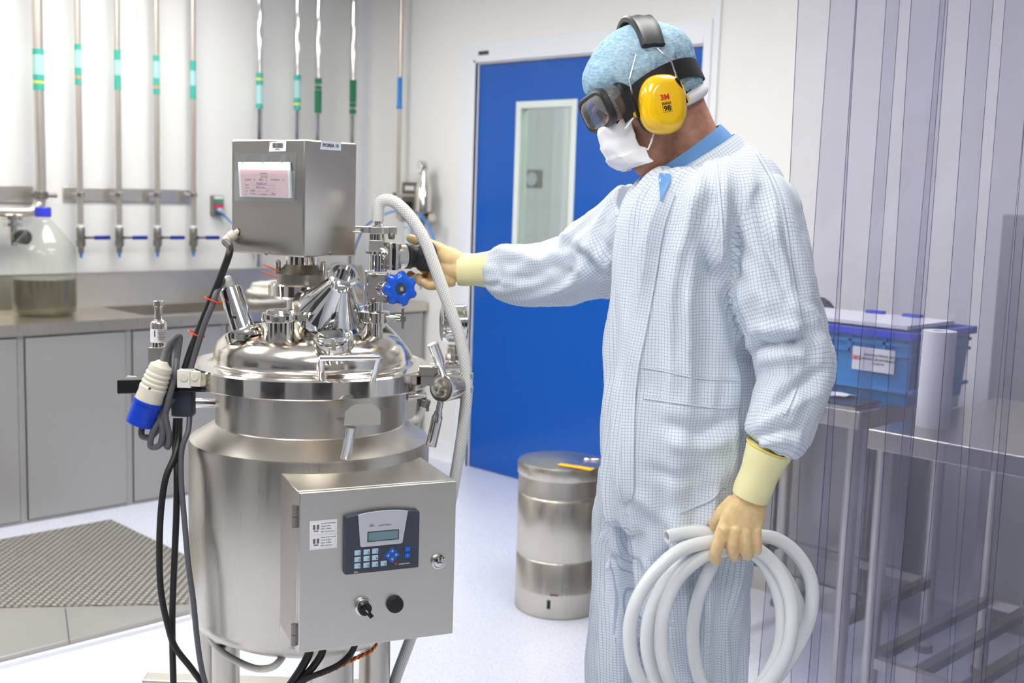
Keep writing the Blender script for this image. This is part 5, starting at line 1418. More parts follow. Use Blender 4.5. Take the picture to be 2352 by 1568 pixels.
# ---- collars
def collar(name, rows, mtl, par, th=.003, hd=.066, Y=YP):
    """rows: (left px, left py, right px, right py, half depth) from hem to top edge"""
    rg = []
    for L, yl, R_, yr, h in rows:
        a, c = P(L, yl, Y), P(R_, yr, Y); rg.append(ring((a+c)/2, (c-a)/2, CF*h, 64, 2.0))
    ins = [[p+((sum(r_, Vector())/len(r_))-p).normalized()*th for p in r_] for r_ in reversed(rg)]
    uvl = [0]
    al = rg+ins
    for i in range(1, len(al)): uvl.append(uvl[-1]+(al[i][0]-al[i-1][0]).length)
    b = MB().loft(al, mtl, False, False, uvl=uvl)
    for k, u in enumerate(b.uv):
        if u: b.uv[k] = [(q[0]*.45, q[1]) for q in u]
    return b.build(name, par, ang=50)
collar('collar', [(1550, 448, 1728, 348, .100), (1547, 430, 1712, 330, .088), (1542, 412, 1697, 312, .079), (1536, 400, 1690, 305, .075)], 'coverall_check', cov)
collar('scrub_collar', [(1541, 416, 1686, 318, .070), (1533, 400, 1670, 300, .068), (1521, 382, 1654, 285, .066)], 'scrub_blue', person)
sp_ = hit(cov_bvh, 1560, 425, .006)
q = P(1552, 410, YP-.078)
MB().lathe([(.0048, 0), (.0052, .001), (.0048, .002), (.003, .002), (.0025, .001), (.001, .001)], q, -CF, 'chrome', n=24).build('snap_fastener', cov)

# ---- head frame: H0 between the ears, HF to the nose, HU to the crown, HS to his left (towards the viewer)
H0 = P(1518, 240, 2.235)
F2 = (CR*-.88-UP*.47).normalized(); HU = (CR*-.47+UP*.88).normalized(); yw = math.radians(13)
HF = F2*math.cos(yw)-CF*math.sin(yw); HS = CF*-math.cos(yw)-F2*math.sin(yw)
def HP(f, u, s=0): return H0+HF*f+HU*u+HS*s
b = MB().sphere(HP(-.001, .05), (.087, .074, .086), 'skin', 32, 20, (HF, HS, HU))
rows = [(.075, .08, -.074, .066), (.04, .09, -.079, .071), (.01, .091, -.078, .071), (-.02, .092, -.065, .067), (-.05, .092, -.03, .060), (-.078, .091, .0, .050), (-.100, .084, .02, .038), (-.114, .07, .035, .022)]
b.loft([ring(HP((f+k)/2, u), HF*((f-k)/2), HS*w, 40, 2.3) for u, f, k, w in reversed(rows)], 'skin')
b.tube([HP(.088, .035), HP(.103, .012), HP(.114, -.012), HP(.108, -.024)], [.009, .011, .0145, .009], 'skin', n=14)
for s in (1, -1):
    b.sphere(HP(.108, -.019, s*.011), .0085, 'skin', 12, 8).sphere(HP(.082, .05, s*.03), (.014, .026, .009), 'skin', 14, 8, (HF, HS, HU)).sphere(HP(.07, .0, s*.042), (.022, .018, .016), 'skin', 14, 8, (HF, HS, HU))
    b.sphere(HP(-.005, .005, s*.074), (.018, .010, .031), 'skin', 14, 10, (HF, HS, HU)).sphere(HP(-.012, -.0, s*.080), (.012, .006, .026), 'skin', 14, 10, (HF, HS, HU))
b.tube([HP(.094, -.046, .022), HP(.100, -.046, 0), HP(.094, -.046, -.022)], [.004, .0075, .004], 'skin', n=12).tube([HP(.092, -.057, .020), HP(.099, -.058, 0), HP(.092, -.057, -.020)], [.004, .0085, .004], 'skin', n=12)
b.sphere(HP(.082, -.09), (.02, .024, .018), 'skin', 16, 10, (HF, HS, HU))
nb = P(1612, 378, 2.225)
b.tube(spline([tuple(HP(-.026, .01))+(.055,), tuple(HP(-.024, -.04))+(.054,), tuple(P(1590, 338, 2.23))+(.058,), tuple(nb)+(.063,), tuple(P(1626, 430, 2.21))+(.075,), tuple(P(1630, 500, 2.2))+(.085,)], 5)[:, :3], [r_[3] for r_ in spline([(0, 0, 0, .055), (0, 0, 0, .054), (0, 0, 0, .057), (0, 0, 0, .061), (0, 0, 0, .062), (0, 0, 0, .06)], 5)], 'skin', n=36)
for bb in (garment_solids(.66),):
    o_ = len(b.v); b.v += bb.v; b.f += [[o_+k for k in f] for f in bb.f]; b.m += ['skin']*len(bb.f); b.uv += [None]*len(bb.f)
me = remesh(b, .005, 8); me.materials.append(MATS['skin'])
body_bvh = BVHTree.FromPolygons([v.co.copy() for v in me.vertices], [tuple(p.vertices) for p in me.polygons])
link('body', shift(me, POR), person, POR, ang=80)
for s in (1, -1):
    e = MB().sphere(HP(.081, .034, s*.031), .0125, 'eye_white', 16, 10); c = HP(.081, .034, s*.031); e.cyl(c+HF*.0118, c+HF*.0128, .0055, 'dark_bag', n=16); e.build('eye', person)
# cropped hair at the nape
b = MB().sphere(HP(-.020, .022), (.072, .0755, .060), 'hair_stubble', 30, 18, (HF, HS, HU))
b.build('hair', person)

# ---- hair net
b = MB().sphere(HP(.009, .074), (.107, .088, .086), 'hairnet_blue', 36, 24, (HF, HS, HU)).sphere(HP(.072, .086), (.047, .070, .046), 'hairnet_blue', 24, 16, (HF, HS, HU)).sphere(HP(-.034, .018), (.055, .080, .034), 'hairnet_blue', 20, 14, (HF, HS, HU))
me = remesh(b, .004, 10)
for v in me.vertices:
    r = v.co-H0; f, u, s = r.dot(HF), r.dot(HU), r.dot(HS)
    d = Vector((f-.01, s, u-.074)); a = math.atan2(d.y, d.x); el = math.atan2(d.z, math.hypot(d.x, d.y))
    low = max(0, 1-max(0, el)/.9)
    w = noise.noise(V(f*20, u*20, s*20))*.9
    pl = ridge(noise.noise(V(math.cos(a)*7+w, math.sin(a)*7, el*1.2)), 2.0)-.45
    v.co += v.normal*(.0065*low*pl+.003*(ridge(noise.noise(V(f*38, u*38, s*38+5)), 2)-.5)+.004*noise.noise(V(f*14, u*14, s*14)))
me.materials.append(MATS['hairnet_blue'])
net_bvh = BVHTree.FromPolygons([v.co.copy() for v in me.vertices], [tuple(p.vertices) for p in me.polygons])
link('hair_net', shift(me, POR), person, POR, ang=80)
# white elastic edge at the nape
b = MB().tube(spline([tuple(HP(.004, -.016, .078)), tuple(HP(-.046, -.013, .062)), tuple(HP(-.076, -.008, .02)), tuple(HP(-.066, -.012, -.04))], 8), [.006+.007*math.sin(PI*(k+2)/28) for k in range(25)], 'mask_white', n=18)
b.build('net_edge', person)

# ---- goggles
gg = MB()
def rr_ring(f, w, u0, u1, n=56, p=4.2): return ring(HP(f-.007, (u0+u1)/2-.003), HS*w*.97, HU*((u1-u0)/2*.90), n, p)
b = MB().loft([rr_ring(.092, .077, .003, .079), rr_ring(.100, .080, .004, .080), rr_ring(.112, .082, .006, .082), rr_ring(.124, .081, .007, .081), rr_ring(.124, .078, .010, .078), rr_ring(.100, .077, .007, .077), rr_ring(.092, .074, .006, .076)], 'goggle_lens', False, False, closed=True)
gog = b.build('goggles', person, ang=50)
b = MB().loft([rr_ring(.120, .0835, .004, .0835), rr_ring(.130, .083, .004, .083), rr_ring(.133, .080, .007, .080), rr_ring(.133, .074, .012, .075), rr_ring(.120, .074, .012, .075)], 'black_satin', False, False, closed=True)
b.build('frame', gog, ang=30)
b = MB().loft([rr_ring(.070, .073, .0, .078), rr_ring(.090, .082, .001, .082), rr_ring(.096, .080, .003, .080), rr_ring(.072, .068, .006, .072)], 'black_rubber', False, False, closed=True)
b.build('face_seal', gog, ang=40)
b = MB().loft([rr_ring(.1315, .0735, .0125, .0745), rr_ring(.135, .066, .017, .069), rr_ring(.137, .05, .025, .061)], 'goggle_lens', True, True)
b.build('lens', gog, ang=60)
for f, u in ((.10, .083), (.10, .004)):
    MB().cbox(HP(f, u), HS, HF, HU, .09, .02, .008, 'black_plastic').build('vent', gog, bevel=.003)
b = MB(); rg = []
for i in range(73):
    th_ = math.radians(30+300*i/72); c, s = math.cos(th_), math.sin(th_)
    pw_ = .66 if c > 0 else 1.0
    f = (.110 if c > 0 else .0915)*math.copysign(abs(c)**pw_, c); sd = .0985*math.copysign(abs(s)**pw_, s)
    u = .042-(.022 if f > 0 else .024)*(f/.1)**2; hh_ = .0185+(.0045*max(0, f)/.1)
    nrm = (HF*(c/.106)+HS*(s/.0985)).normalized(); p_ = HP(f, u, sd)
    rg.append([p_+nrm*.0012+HU*hh_, p_+nrm*.0012-HU*hh_, p_-nrm*.001-HU*hh_, p_-nrm*.001+HU*hh_])
b.loft(rg, 'black_rubber'); b.build('strap', gog, ang=40)

# ---- mask
b = MB(); rows = []
prof = spline([(.014, .120), (.006, .132), (-.012, .138), (-.04, .140), (-.060, .136), (-.073, .127), (-.081, .116)], 5)
for i, (u, fr_) in enumerate(prof):
    row = []
    for j in range(41):
        lim = 51+8*min(1, max(0, (-.040-u)/.008)); ph_ = math.radians(-lim+2*lim*j/40); c, s = math.cos(ph_), math.sin(ph_)
        pleat = .0035*(((u+.2)*33) % 1.0)
        f = fr_*c**.9+.0; w = .0725+.004*math.sin(u*40)
        wr = .0022*noise.noise(V(u*55, ph_*3, 4))+.003*(ridge(noise.noise(V(u*22+ph_*2, ph_*4, 8)), 3)-.3)
        uu = u-.012*abs(s)**2*(1 if u > -.05 else .0)-.010*(abs(s)**3)
        row.append(HP(f+(pleat+wr)*c+.026*min(1, max(0, (-.04-u)/.035))*(abs(s)**2), uu, (w+wr)*s/math.sin(math.radians(62))*.9))
    rows.append(row)
m_ = 41; vs = [p for r_ in rows for p in r_]; nn = len(vs)
inn = [p-(p-H0).normalized()*.002 for p in vs]
fs = [(i*m_+j, (i+1)*m_+j, (i+1)*m_+j+1, i*m_+j+1) for i in range(len(rows)-1) for j in range(m_-1)]
fs += [tuple(nn+k for k in reversed(f)) for f in fs]
edge = [j for j in range(m_)]+[i*m_+m_-1 for i in range(1, len(rows))]+[(len(rows)-1)*m_+j for j in range(m_-2, -1, -1)]+[i*m_ for i in range(len(rows)-2, 0, -1)]
fs += [(edge[k], edge[(k+1) % len(edge)], nn+edge[(k+1) % len(edge)], nn+edge[k]) for k in range(len(edge))]
b.add(vs+inn, fs, 'mask_white')
mk = b.build('face_mask', person, ang=50)
for pts in ([(1436, 296, 2.135), (1448, 280, 2.135), (1466, 258, 2.15)], [(1488, 344, 2.145), (1496, 326, 2.135), (1503, 302, 2.14)]):
    MB().tube([P(*q) for q in pts], .0018, 'ear_loop_white', n=8).build('ear_loop', mk)

# ---- earmuffs
em = None
cu = (UP-CR*.05).normalized(); cu = (cu-HS*cu.dot(HS)).normalized(); cw_ = cu.cross(HS).normalized()
EC = P(1518, 242, 2.13); EC = EC-HS*((EC-H0).dot(HS))
Bt = (UP*.995-CR*.10).normalized(); Bt = (Bt-HS*Bt.dot(HS)).normalized(); Kd = HS.cross(Bt).normalized()
b = MB(); rg = []
for i in range(41):
    th_ = math.radians(-54+110*i/40); c, s = math.cos(th_), math.sin(th_)
    o_ = H0-CR*.037; 
    for_ = []
    nrm = (Bt*c/.16+HS*s/.116).normalized(); p_ = o_+Bt*(.158*c)+HS*(.116*s)
    w = .0255-.004*abs(i-20)/20
    h_ = .006
    pr = [(-w, -h_), (-w, h_*.4), (-w*.86, h_), (-w*.5, h_*.75), (0, h_*1.1), (w*.5, h_*.75), (w*.86, h_), (w, h_*.4), (w, -h_)]
    for_ = [p_+Kd*x_+nrm*y_ for x_, y_ in pr]
    rg.append(for_)
b.loft(rg, 'black_satin'); em = b.build('earmuffs', person, ang=35)
for sgn in (1, -1):
    for dx in (0, 1):
        th_ = math.radians(20*sgn); 
    def CP(s, a=0, c_=0): return EC+HS*(s*sgn)+cw_*a+cu*c_
    rgs = [ring(CP(s), cw_*a, cu*c_, 56, 2.5) for s, a, c_ in ((.090, .036, .046), (.094, .0415, .0515), (.108, .0435, .0535), (.120, .0415, .0515), (.129, .036, .0455), (.1345, .029, .038), (.136, .024, .033))]
    cup = MB().loft(rgs, 'safety_yellow').build('ear_cup', em, ang=50)
    MB().loft([ring(CP(s), cw_*a, cu*c_, 48, 2.4) for s, a, c_ in ((.068, .034, .043), (.072, .038, .047), (.084, .039, .048), (.091, .036, .045))], 'black_rubber').build('cushion', em, ang=50)
    if sgn == 1:
        rt = math.radians(9); tx = (cw_*1).normalized()
        tx = -cw_ if cw_.dot(CR) < 0 else cw_
        tx = (tx*math.cos(rt)+cu*math.sin(rt)).normalized(); tu = HS.cross(tx).normalized()
        b = MB(); q = CP(.1362)+cu*.0085-tx*.005
        b.text('3M', q, tx, tu, .0135, 'ink_red', depth=.0002, bold=.0005)
        q2 = CP(.1362)-cu*.0055-tx*.002
        b.cbox(q2+tu*.0035, tx, tu, HS, .0165, .0042, .0003, 'ink').text('OPTIME', q2+tu*.0035+HS*.0003, tx, tu, .0043, 'safety_yellow', depth=.0001)
        q3 = q2-tu*.0056
        for a_, c_, w_, h_ in ((0, .0075, .0165, .0005), (0, -.0065, .0165, .0005), (-.0081, .0005, .0005, .0142), (.0081, .0005, .0005, .0142)):
            b.cbox(q3+tx*a_+tu*c_, tx, tu, HS, w_, h_, .0003, 'ink')
        b.text('98', q3-tu*.0006, tx, tu, .0135, 'ink', depth=.0002, bold=.0004)
        b.build('cup_print', em)
for k, pts in enumerate(([(1461, 126, 2.128), (1446, 182, 2.112), (1454, 224, 2.105), (1467, 268, 2.118)], [(1509, 112, 2.132), (1543, 143, 2.118), (1557, 186, 2.105), (1577, 236, 2.118)])):
    W3 = [P(*q) for q in pts]
    MB().tube([W3[0], W3[0]+(W3[1]-W3[0])*.97, W3[1]+(W3[2]-W3[1])*.05, W3[2], W3[2]+(W3[3]-W3[2])*.1], .0016, 'chrome', n=8).build('wire', em)
    MB().tube([W3[2]-(W3[2]-W3[1])*.15, W3[2], W3[3]], .0036, 'black_plastic', n=10).build('wire_sleeve', em)
    c = P(pts[3][0]-1, pts[3][1]-8, 2.125)
    MB().cyl(c, c+HS*-.012, .006, 'safety_yellow', n=16).build('pivot', em)
    far = [H0+Bt*.098-HS*.088+Kd*(-.024+.048*k), H0+Bt*.05-HS*.115+Kd*(-.034+.068*k), H0-HS*.118+Kd*(-.04+.08*k)-Bt*.01]
    MB().tube(far, .0016, 'chrome', n=8).build('wire', em)

# ---- shoes
for L, R_, y, Y, nm in ((1338, 1485, 2040, 2.30, 0), (1515, 1670, 2120, 2.20, 1)):
    a = P((L+R_)/2, y, Y); a.z = 0
    d = (CR*-.86-CF*.35).normalized() if nm else (CR*-.95-CF*.1).normalized(); sd = UP.cross(d)
    b = MB().loft([ring(a+d*x+UP*.0, sd*w, d*0+UP*0.0001, 4) for x, w in ()] or [ring(a+d*.05+UP*.001, d*.135, sd*.046, 40, 2.3), ring(a+d*.05+UP*.02, d*.138, sd*.048, 40, 2.3), ring(a+d*.04+UP*.055, d*.12, sd*.044, 40, 2.3), ring(a+d*-.0+UP*.09, d*.07, sd*.045, 40, 2.2), ring(a-d*.015+UP*.15, d*.05, sd*.045, 40, 2.0)], 'shoe_cover')
    b.build('shoe', person, ang=60)

# ---- near hand (his left), seen from the back, closed round the tubing
def hand(name, chains, voxel=.0016, sm=5, wr=None):
    b = MB()
    for ch in chains:
        S_ = spline(ch, 5); pts = [P(r_[0], r_[1], r_[2]) for r_ in S_]
        rx = [r_[3] for r_ in S_]; ry = [r_[4] if len(r_) > 4 else r_[3] for r_ in S_]
        b.tube(pts, rx, 'glove_latex', n=22, ref=CR, ry=ry)
        b.sphere(pts[-1], (rx[-1]*.98, ry[-1]*.98, rx[-1]*.98), 'glove_latex', 16, 12, (CR, CF, UP))
    me = remesh(b, voxel, sm)
    if wr:
        for v in me.vertices: v.co += v.normal*wr(v.co)
    me.materials.append(MATS['glove_latex'])
    return link(name, shift(me, POR), person, POR, ang=80)
w0 = P(1722, 1140, 2.0); kn = P(1700, 1215, 2.0); hl = (kn-w0).length; hd_ = (kn-w0).normalized()
def wrk(p):
    t = (p-w0).dot(hd_)/hl
    k = math.exp(-((t-.12)/.22)**2)
    x = p.dot(CR); z = p.z
    return .0012*k*(ridge(noise.noise(V(x*30, z*190, 1)), 2)-.4)+.0007*math.exp(-((t-1.15)/.3)**2)*(ridge(noise.noise(V(x*110+z*80, z*60, 3)), 2)-.4)
hand('glove', [
    [(1730, 1105, 1.998, .030, .024), (1722, 1145, 2.0, .0305, .022), (1712, 1175, 2.0, .036, .020), (1701, 1205, 2.0, .0385, .0165), (1697, 1222, 2.002, .036, .013)],
    [(1672, 1190, 2.002, .0125), (1657, 1224, 1.996, .0118), (1645, 1262, 1.998, .0108), (1643, 1284, 2.016, .0098), (1650, 1282, 2.046, .0092), (1660, 1258, 2.062, .0086)],
    [(1692, 1195, 1.998, .0118), (1686, 1226, 1.992, .0116), (1683, 1258, 1.996, .0108), (1686, 1276, 2.014, .0098), (1691, 1276, 2.044, .0092), (1696, 1252, 2.062, .0086)],
    [(1714, 1197, 1.998, .0112), (1711, 1228, 1.993, .011), (1713, 1258, 1.998, .0102), (1716, 1274, 2.014, .0096), (1720, 1272, 2.042, .009), (1722, 1250, 2.060, .0084)],
    [(1736, 1195, 2.0, .0105), (1736, 1224, 1.997, .0102), (1738, 1248, 2.002, .0094), (1739, 1262, 2.016, .0088), (1742, 1258, 2.040, .0084), (1744, 1242, 2.056, .0078)],
    [(1657, 1221, 1.9912, .0105), (1664, 1216, 1.9922, .0105)], [(1686, 1222, 1.9872, .0105), (1690, 1217, 1.9892, .0105)], [(1712, 1224, 1.9882, .0098), (1714, 1219, 1.9902, .0098)], [(1737, 1220, 1.9932, .0092), (1738, 1216, 1.9942, .0092)],
    [(1690, 1150, 2.008, .015), (1664, 1172, 2.016, .0135), (1648, 1192, 2.03, .0115), (1642, 1206, 2.048, .0105), (1650, 1216, 2.066, .0095)],
], wr=wrk)
def cuff(a, c, ra, rc, name, edge=True):
    t = (c-a).normalized(); pts = []; rad = []
    for i in range(13):
        f = i/12; pts.append(a+(c-a)*f); rad.append(ra+(rc-ra)*f+.0012*math.sin(f*9)+(.002 if f < .12 else 0))
    b = MB().tube(pts, rad, 'cuff_knit', n=40, ref=CR)
    o = b.build(name, person, ang=60)
    x, y = perp(t); b = MB().tube([a+(x*math.cos(2*PI*k/40)+y*math.sin(2*PI*k/40))*(ra+.003) for k in range(40)], .0016, 'cuff_edge', n=8, closed=True)
    b.build('cuff_edge', o)
    return o
cuff(P(1768, 1029, 1.992), P(1722, 1141, 2.0), .0385, .0318, 'knit_cuff')
x, y = perp((P(1722, 1141, 2.0)-P(1764, 1036, 1.992)))
# ---- far hand (his right) on the black knob
cuff(P(1132, 619, 2.50), P(1052, 619, 2.505), .0385, .0335, 'knit_cuff')
hand('glove', [
    [(1085, 619, 2.505, .030, .028), (1050, 617, 2.508, .033, .027), (1022, 610, 2.515, .037, .024), (1000, 604, 2.52, .034, .020), (985, 604, 2.525, .028, .016)],
    [(1060, 605, 2.505, .022), (1030, 592, 2.50, .024), (1002, 580, 2.50, .020)],
    [(1045, 640, 2.505, .016), (1020, 640, 2.50, .020), (1000, 634, 2.495, .016)],
    [(1035, 590, 2.505, .018), (1008, 572, 2.495, .0145), (982, 560, 2.49, .012), (958, 553, 2.492, .0105), (942, 547, 2.50, .009)],
    [(1000, 590, 2.535, .0115), (965, 585, 2.55, .0105), (935, 590, 2.548, .0095), (925, 605, 2.53, .009)],
    [(1005, 622, 2.52, .012), (980, 638, 2.51, .0112), (955, 640, 2.50, .0102), (942, 630, 2.50, .009)],
    [(1012, 632, 2.51, .0118), (990, 648, 2.495, .011), (968, 648, 2.48, .0098), (960, 636, 2.478, .009)],
    [(1022, 640, 2.50, .011), (1004, 654, 2.485, .0102), (984, 656, 2.47, .0092), (974, 648, 2.466, .0082)],
], voxel=.0018)
# ================================================================== hoses and cables
def px_tube(name, pts, r, m, label, cat, per=8, n=14, build=True):
    S_ = spline(pts, per)
    rad = [q[3] for q in S_] if len(S_[0]) > 3 else r
    b = MB().tube([P(q[0], q[1], q[2]) for q in S_], rad, m, n=n)
    o = b.build(name); tag(o, label, cat); return o
px_tube('braided_hose', [(868, 508, 2.452), (868, 488, 2.452), (872, 468, 2.452), (888, 459, 2.45), (912, 468, 2.448), (942, 498, 2.445), (972, 545, 2.442), (994, 600, 2.44), (1012, 650, 2.44), (1034, 710, 2.44), (1056, 775, 2.44), (1069, 840, 2.438), (1072, 900, 2.438), (1064, 980, 2.44), (1052, 1060, 2.45), (1035, 1150, 2.46), (1010, 1260, 2.47), (975, 1380, 2.48), (938, 1480, 2.48), (905, 1570, 2.48), (890, 1640, 2.48)], .0128, 'hose_braided', 'white braided hose arching from the valve tower down past the clamp handle', 'hose', n=22)
px_tube('drain_hose', [(470, 1440, 2.48), (500, 1488, 2.42), (545, 1518, 2.36), (590, 1535, 2.32), (628, 1530, 2.29), (650, 1505, 2.30), (655, 1480, 2.34)], .0075, 'hose_cream', 'cream hose looping under the vessel body on the left', 'hose')
px_tube('spray_hose', [(878, 748, 2.55), (905, 775, 2.58), (935, 815, 2.62), (960, 870, 2.64), (968, 920, 2.64), (958, 962, 2.62), (935, 975, 2.58)], .010, 'hose_cream', 'white hose curving behind the lid on the right', 'hose')
# cables
cc = [tuple(GL_END)]
def w_tube(name, pts, r, m, label, cat, n=12):
    b = MB().tube(spline([tuple(p) for p in pts], 8), r, m, n=n); return tag(b.build(name), label, cat)
w_tube('motor_cable', [GL_END-V(0, 0, 0), P(528, 575, 2.38), P(505, 640, 2.38), P(482, 695, 2.38), P(462, 745, 2.38), P(440, 800, 2.37), P(424, 850, 2.36), P(421, 868, 2.36)], .0075, 'cable_black', 'black cable from the steel motor box down to the white clips', 'cable')
w_tube('sensor_cable', [SN_END, P(510, 648, 2.40), P(497, 672, 2.375), P(486, 705, 2.365), P(470, 745, 2.365), P(452, 800, 2.365), P(437, 850, 2.36), P(434, 870, 2.362)], .0062, 'cable_grey', 'grey cable from the tilted sensor tied beside the motor cable', 'cable')
for px, py in ((488, 688), (449, 766)):
    c = P(px, py, 2.372); t = (P(462, 745, 2.38)-P(482, 695, 2.38)).normalized(); x = (CR-t*CR.dot(t)).normalized(); y = t.cross(x)
    b = MB().tube([c+x*.0155*math.cos(2*PI*k/24)+y*.0115*math.sin(2*PI*k/24) for k in range(24)], .0016, 'orange_tie', n=6, closed=True).cbox(c+x*.016-y*.006, x, y, t, .006, .006, .006, 'orange_tie')
    tag(b.build('cable_tie'), 'upper orange tie round the two sloping cables' if py < 700 else 'lower orange tie round the two sloping cables', 'cable tie', 'orange cable ties')
# blue industrial plug with its cable
a, e = P(372, 836, 2.33), P(326, 960, 2.33); d = (e-a).normalized(); L = (e-a).length
plug = thing('power_plug', tuple(e), 'cream and blue industrial power plug hanging left of the vessel', 'plug')
pr = [(.010, -.006), (.016, 0), (.022, .004), (.0235, .012)]
for k in range(4): pr += [(.0225+.0008*k, .018+.010*k), (.025+.0009*k, .021+.010*k), (.025+.0009*k, .024+.010*k)]
pr += [(.0265, .062), (.0285, .085), (.0295, L*.68)]
MB().lathe(pr, a, d, 'cream_plastic', n=40).build('grip', plug, ang=40)
MB().lathe([(.0295, L*.66), (.0305, L*.68), (.0305, L*.72), (.0285, L*.73), (.0285, L+.012), (.026, L+.012), (.026, L*.8)], a, d, 'plug_blue', n=40, caps=False).build('shroud', plug, ang=40)
b = MB()
for k in range(3):
    x, y = perp(d); q = a+d*(L*.8)+(x*math.cos(2.1*k)+y*math.sin(2.1*k))*.012; b.cyl(a+d*(L*.7)+(q-a-d*(L*.8)), q+d*.018, .003, 'steel_dull', n=10)
b.cyl(a+d*L*.7, a+d*L*.75, .028, 'plug_blue', n=24).build('pins', plug)
MB().sphere(a+d*.05-CF*.0255, .003, 'gap_dark', 10, 6).build('screw_hole', plug)
px_tube('power_cable', [(374, 832, 2.335), (380, 808, 2.35), (396, 780, 2.36), (412, 772, 2.37), (410, 800, 2.37), (402, 850, 2.36), (392, 900, 2.335), (374, 960, 2.335), (350, 1000, 2.335), (326, 1000, 2.33), (330, 970, 2.335), (352, 940, 2.34), (372, 980, 2.33), (368, 1020, 2.33), (346, 1024, 2.33), (352, 990, 2.325), (382, 930, 2.345), (402, 860, 2.35), (406, 800, 2.38), (398, 778, 2.385), (388, 820, 2.38), (384, 900, 2.36), (372, 980, 2.345), (384, 1026, 2.34), (388, 1000, 2.335), (380, 950, 2.335), (396, 915, 2.345)], .0066, 'cable_grey', 'dark grey cable looped in a bundle behind the blue plug', 'cable', n=10)
for i, (pts, r, m, lab) in enumerate((
    ([(412, 960, 2.37), (410, 1010, 2.36), (400, 1050, 2.34), (380, 1100, 2.32), (369, 1180, 2.31), (366, 1280, 2.31), (370, 1360, 2.31), (384, 1430, 2.31), (402, 1485, 2.31), (440, 1535, 2.31), (480, 1590, 2.31)], .0068, 'cable_black', 'black cable falling left of the vessel, bowing out to the left'),
    ([(405, 960, 2.38), (402, 1020, 2.37), (406, 1080, 2.34), (405, 1180, 2.33), (400, 1300, 2.33), (396, 1400, 2.33), (396, 1480, 2.33), (399, 1590, 2.33)], .0068, 'cable_black', 'black cable falling straight down left of the vessel'),
    ([(436, 950, 2.38), (432, 990, 2.36), (418, 1030, 2.345), (416, 1100, 2.33), (424, 1200, 2.31), (432, 1290, 2.29), (444, 1380, 2.28), (452, 1460, 2.28), (462, 1530, 2.28), (480, 1600, 2.28)], .0058, 'cable_grey', 'cable falling close along the vessel body, reflected light painted in as grey'))):  # the grey of this last cable is reflected light put into its colour
    px_tube('hanging_cable', pts, r, m, lab, 'cable', n=10)
for pts, r, m, lab in (
    ([(712, 1488, 2.2), (708, 1505, 2.2), (692, 1535, 2.2), (665, 1575, 2.2), (640, 1610, 2.2)], .0085, 'cable_black', 'left black cable leaving the underside of the control cabinet'),
    ([(742, 1485, 2.2), (738, 1503, 2.2), (720, 1530, 2.2), (700, 1552, 2.2), (668, 1590, 2.2)], .0075, 'cable_black', 'middle black cable leaving the underside of the control cabinet'),
    ([(818, 1475, 2.2), (806, 1500, 2.2), (780, 1525, 2.19), (745, 1542, 2.19), (705, 1558, 2.19), (672, 1582, 2.19), (650, 1610, 2.19)], .0062, 'cable_black', 'right black cable sweeping left under the control cabinet')):
    px_tube('panel_cable', pts, r, m, lab, 'cable', n=10)
b = MB(); ctr = spline([(866, 1478, 2.23), (850, 1496, 2.22), (815, 1512, 2.21), (780, 1530, 2.205), (745, 1545, 2.2), (715, 1552, 2.2)], 24)
for ph, m in ((0, 'wire_red'), (PI, 'wire_yellow')):
    b.tube([P(q[0], q[1], q[2])+UP*.0028*math.sin(i*.55+ph)+CF*.0028*math.cos(i*.55+ph) for i, q in enumerate(ctr)], .0022, m, n=6)
tag(b.build('twisted_wire'), 'twisted red and yellow wire pair under the control cabinet', 'wire')
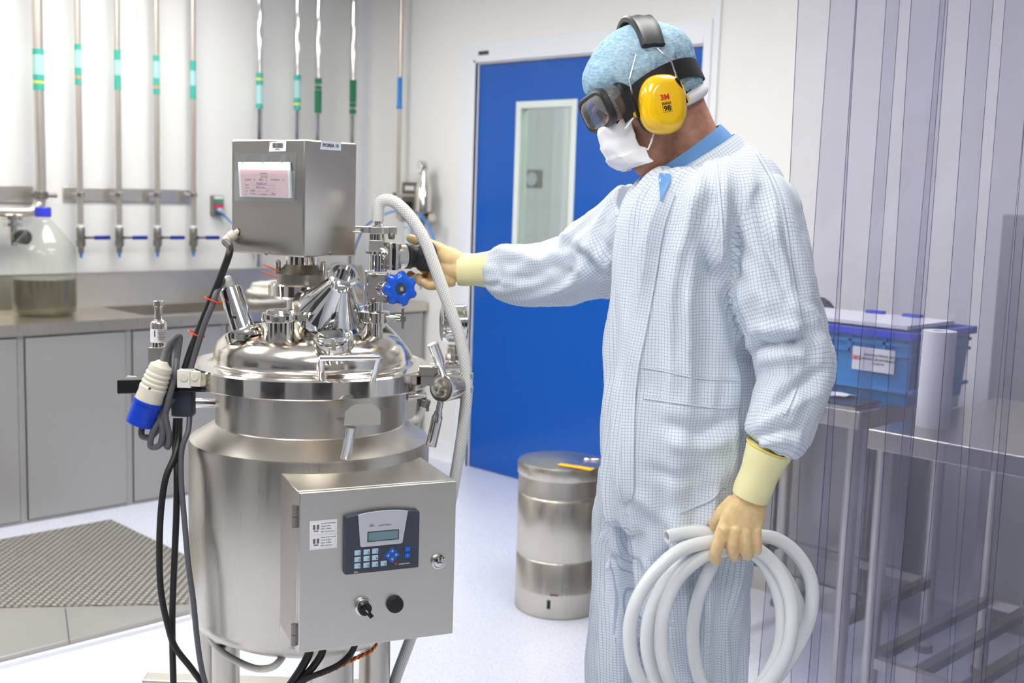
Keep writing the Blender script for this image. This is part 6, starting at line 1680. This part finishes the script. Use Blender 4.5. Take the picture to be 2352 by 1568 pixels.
# coil of translucent tubing in the hand
coil = [(1531, 1233, 2.03), (1560, 1226, 2.04), (1610, 1221, 2.05), (1660, 1226, 2.055), (1720, 1230, 2.055), (1780, 1236, 2.05), (1830, 1272, 2.045), (1862, 1330, 2.04), (1864, 1395, 2.04), (1846, 1455, 2.04), (1805, 1525, 2.04), (1745, 1590, 2.03), (1660, 1640, 2.02), (1570, 1650, 2.0), (1500, 1610, 1.98), (1460, 1540, 1.97), (1446, 1460, 1.97), (1458, 1390, 1.975), (1495, 1325, 1.99), (1555, 1268, 2.01), (1620, 1246, 2.03),
        (1680, 1246, 2.035), (1740, 1262, 2.03), (1785, 1305, 2.02), (1814, 1370, 2.01), (1818, 1440, 2.0), (1800, 1510, 2.0), (1750, 1580, 2.0), (1670, 1632, 2.0), (1590, 1640, 2.02), (1530, 1600, 2.03), (1495, 1530, 2.035), (1486, 1460, 2.035), (1500, 1390, 2.035), (1540, 1318, 2.04), (1600, 1272, 2.045), (1660, 1256, 2.06),
        (1720, 1256, 2.075), (1775, 1290, 2.08), (1815, 1345, 2.08), (1836, 1410, 2.08), (1824, 1490, 2.075), (1780, 1560, 2.07), (1710, 1625, 2.06), (1630, 1650, 2.05), (1565, 1610, 2.02), (1530, 1540, 2.0), (1519, 1470, 2.0), (1526, 1400, 2.0), (1556, 1330, 2.015), (1610, 1280, 2.03), (1660, 1264, 2.035),
        (1710, 1262, 2.045), (1748, 1285, 2.04), (1780, 1340, 2.03), (1796, 1410, 2.025), (1790, 1490, 2.02), (1756, 1560, 2.02), (1706, 1615, 2.03), (1650, 1620, 2.05), (1612, 1570, 2.06), (1594, 1500, 2.065), (1593, 1430, 2.06), (1608, 1360, 2.05), (1634, 1300, 2.045), (1652, 1272, 2.045), (1676, 1258, 2.05)]
S_ = spline(coil, 7)
pts = [P(*q) for q in S_]
b = MB().tube(pts, .0125, 'tubing_white', n=18, caps=False)
q0, q1 = pts[0], pts[1]; t = (q1-q0).normalized()
b.lathe([(.0125, 0), (.0095, .0), (.0095, .03), (.001, .03)], q0, t, 'tubing_white', n=18, caps=False)
tag(b.build('tubing_coil', ang=60), 'coil of translucent white tubing hanging from the near gloved hand', 'tubing')
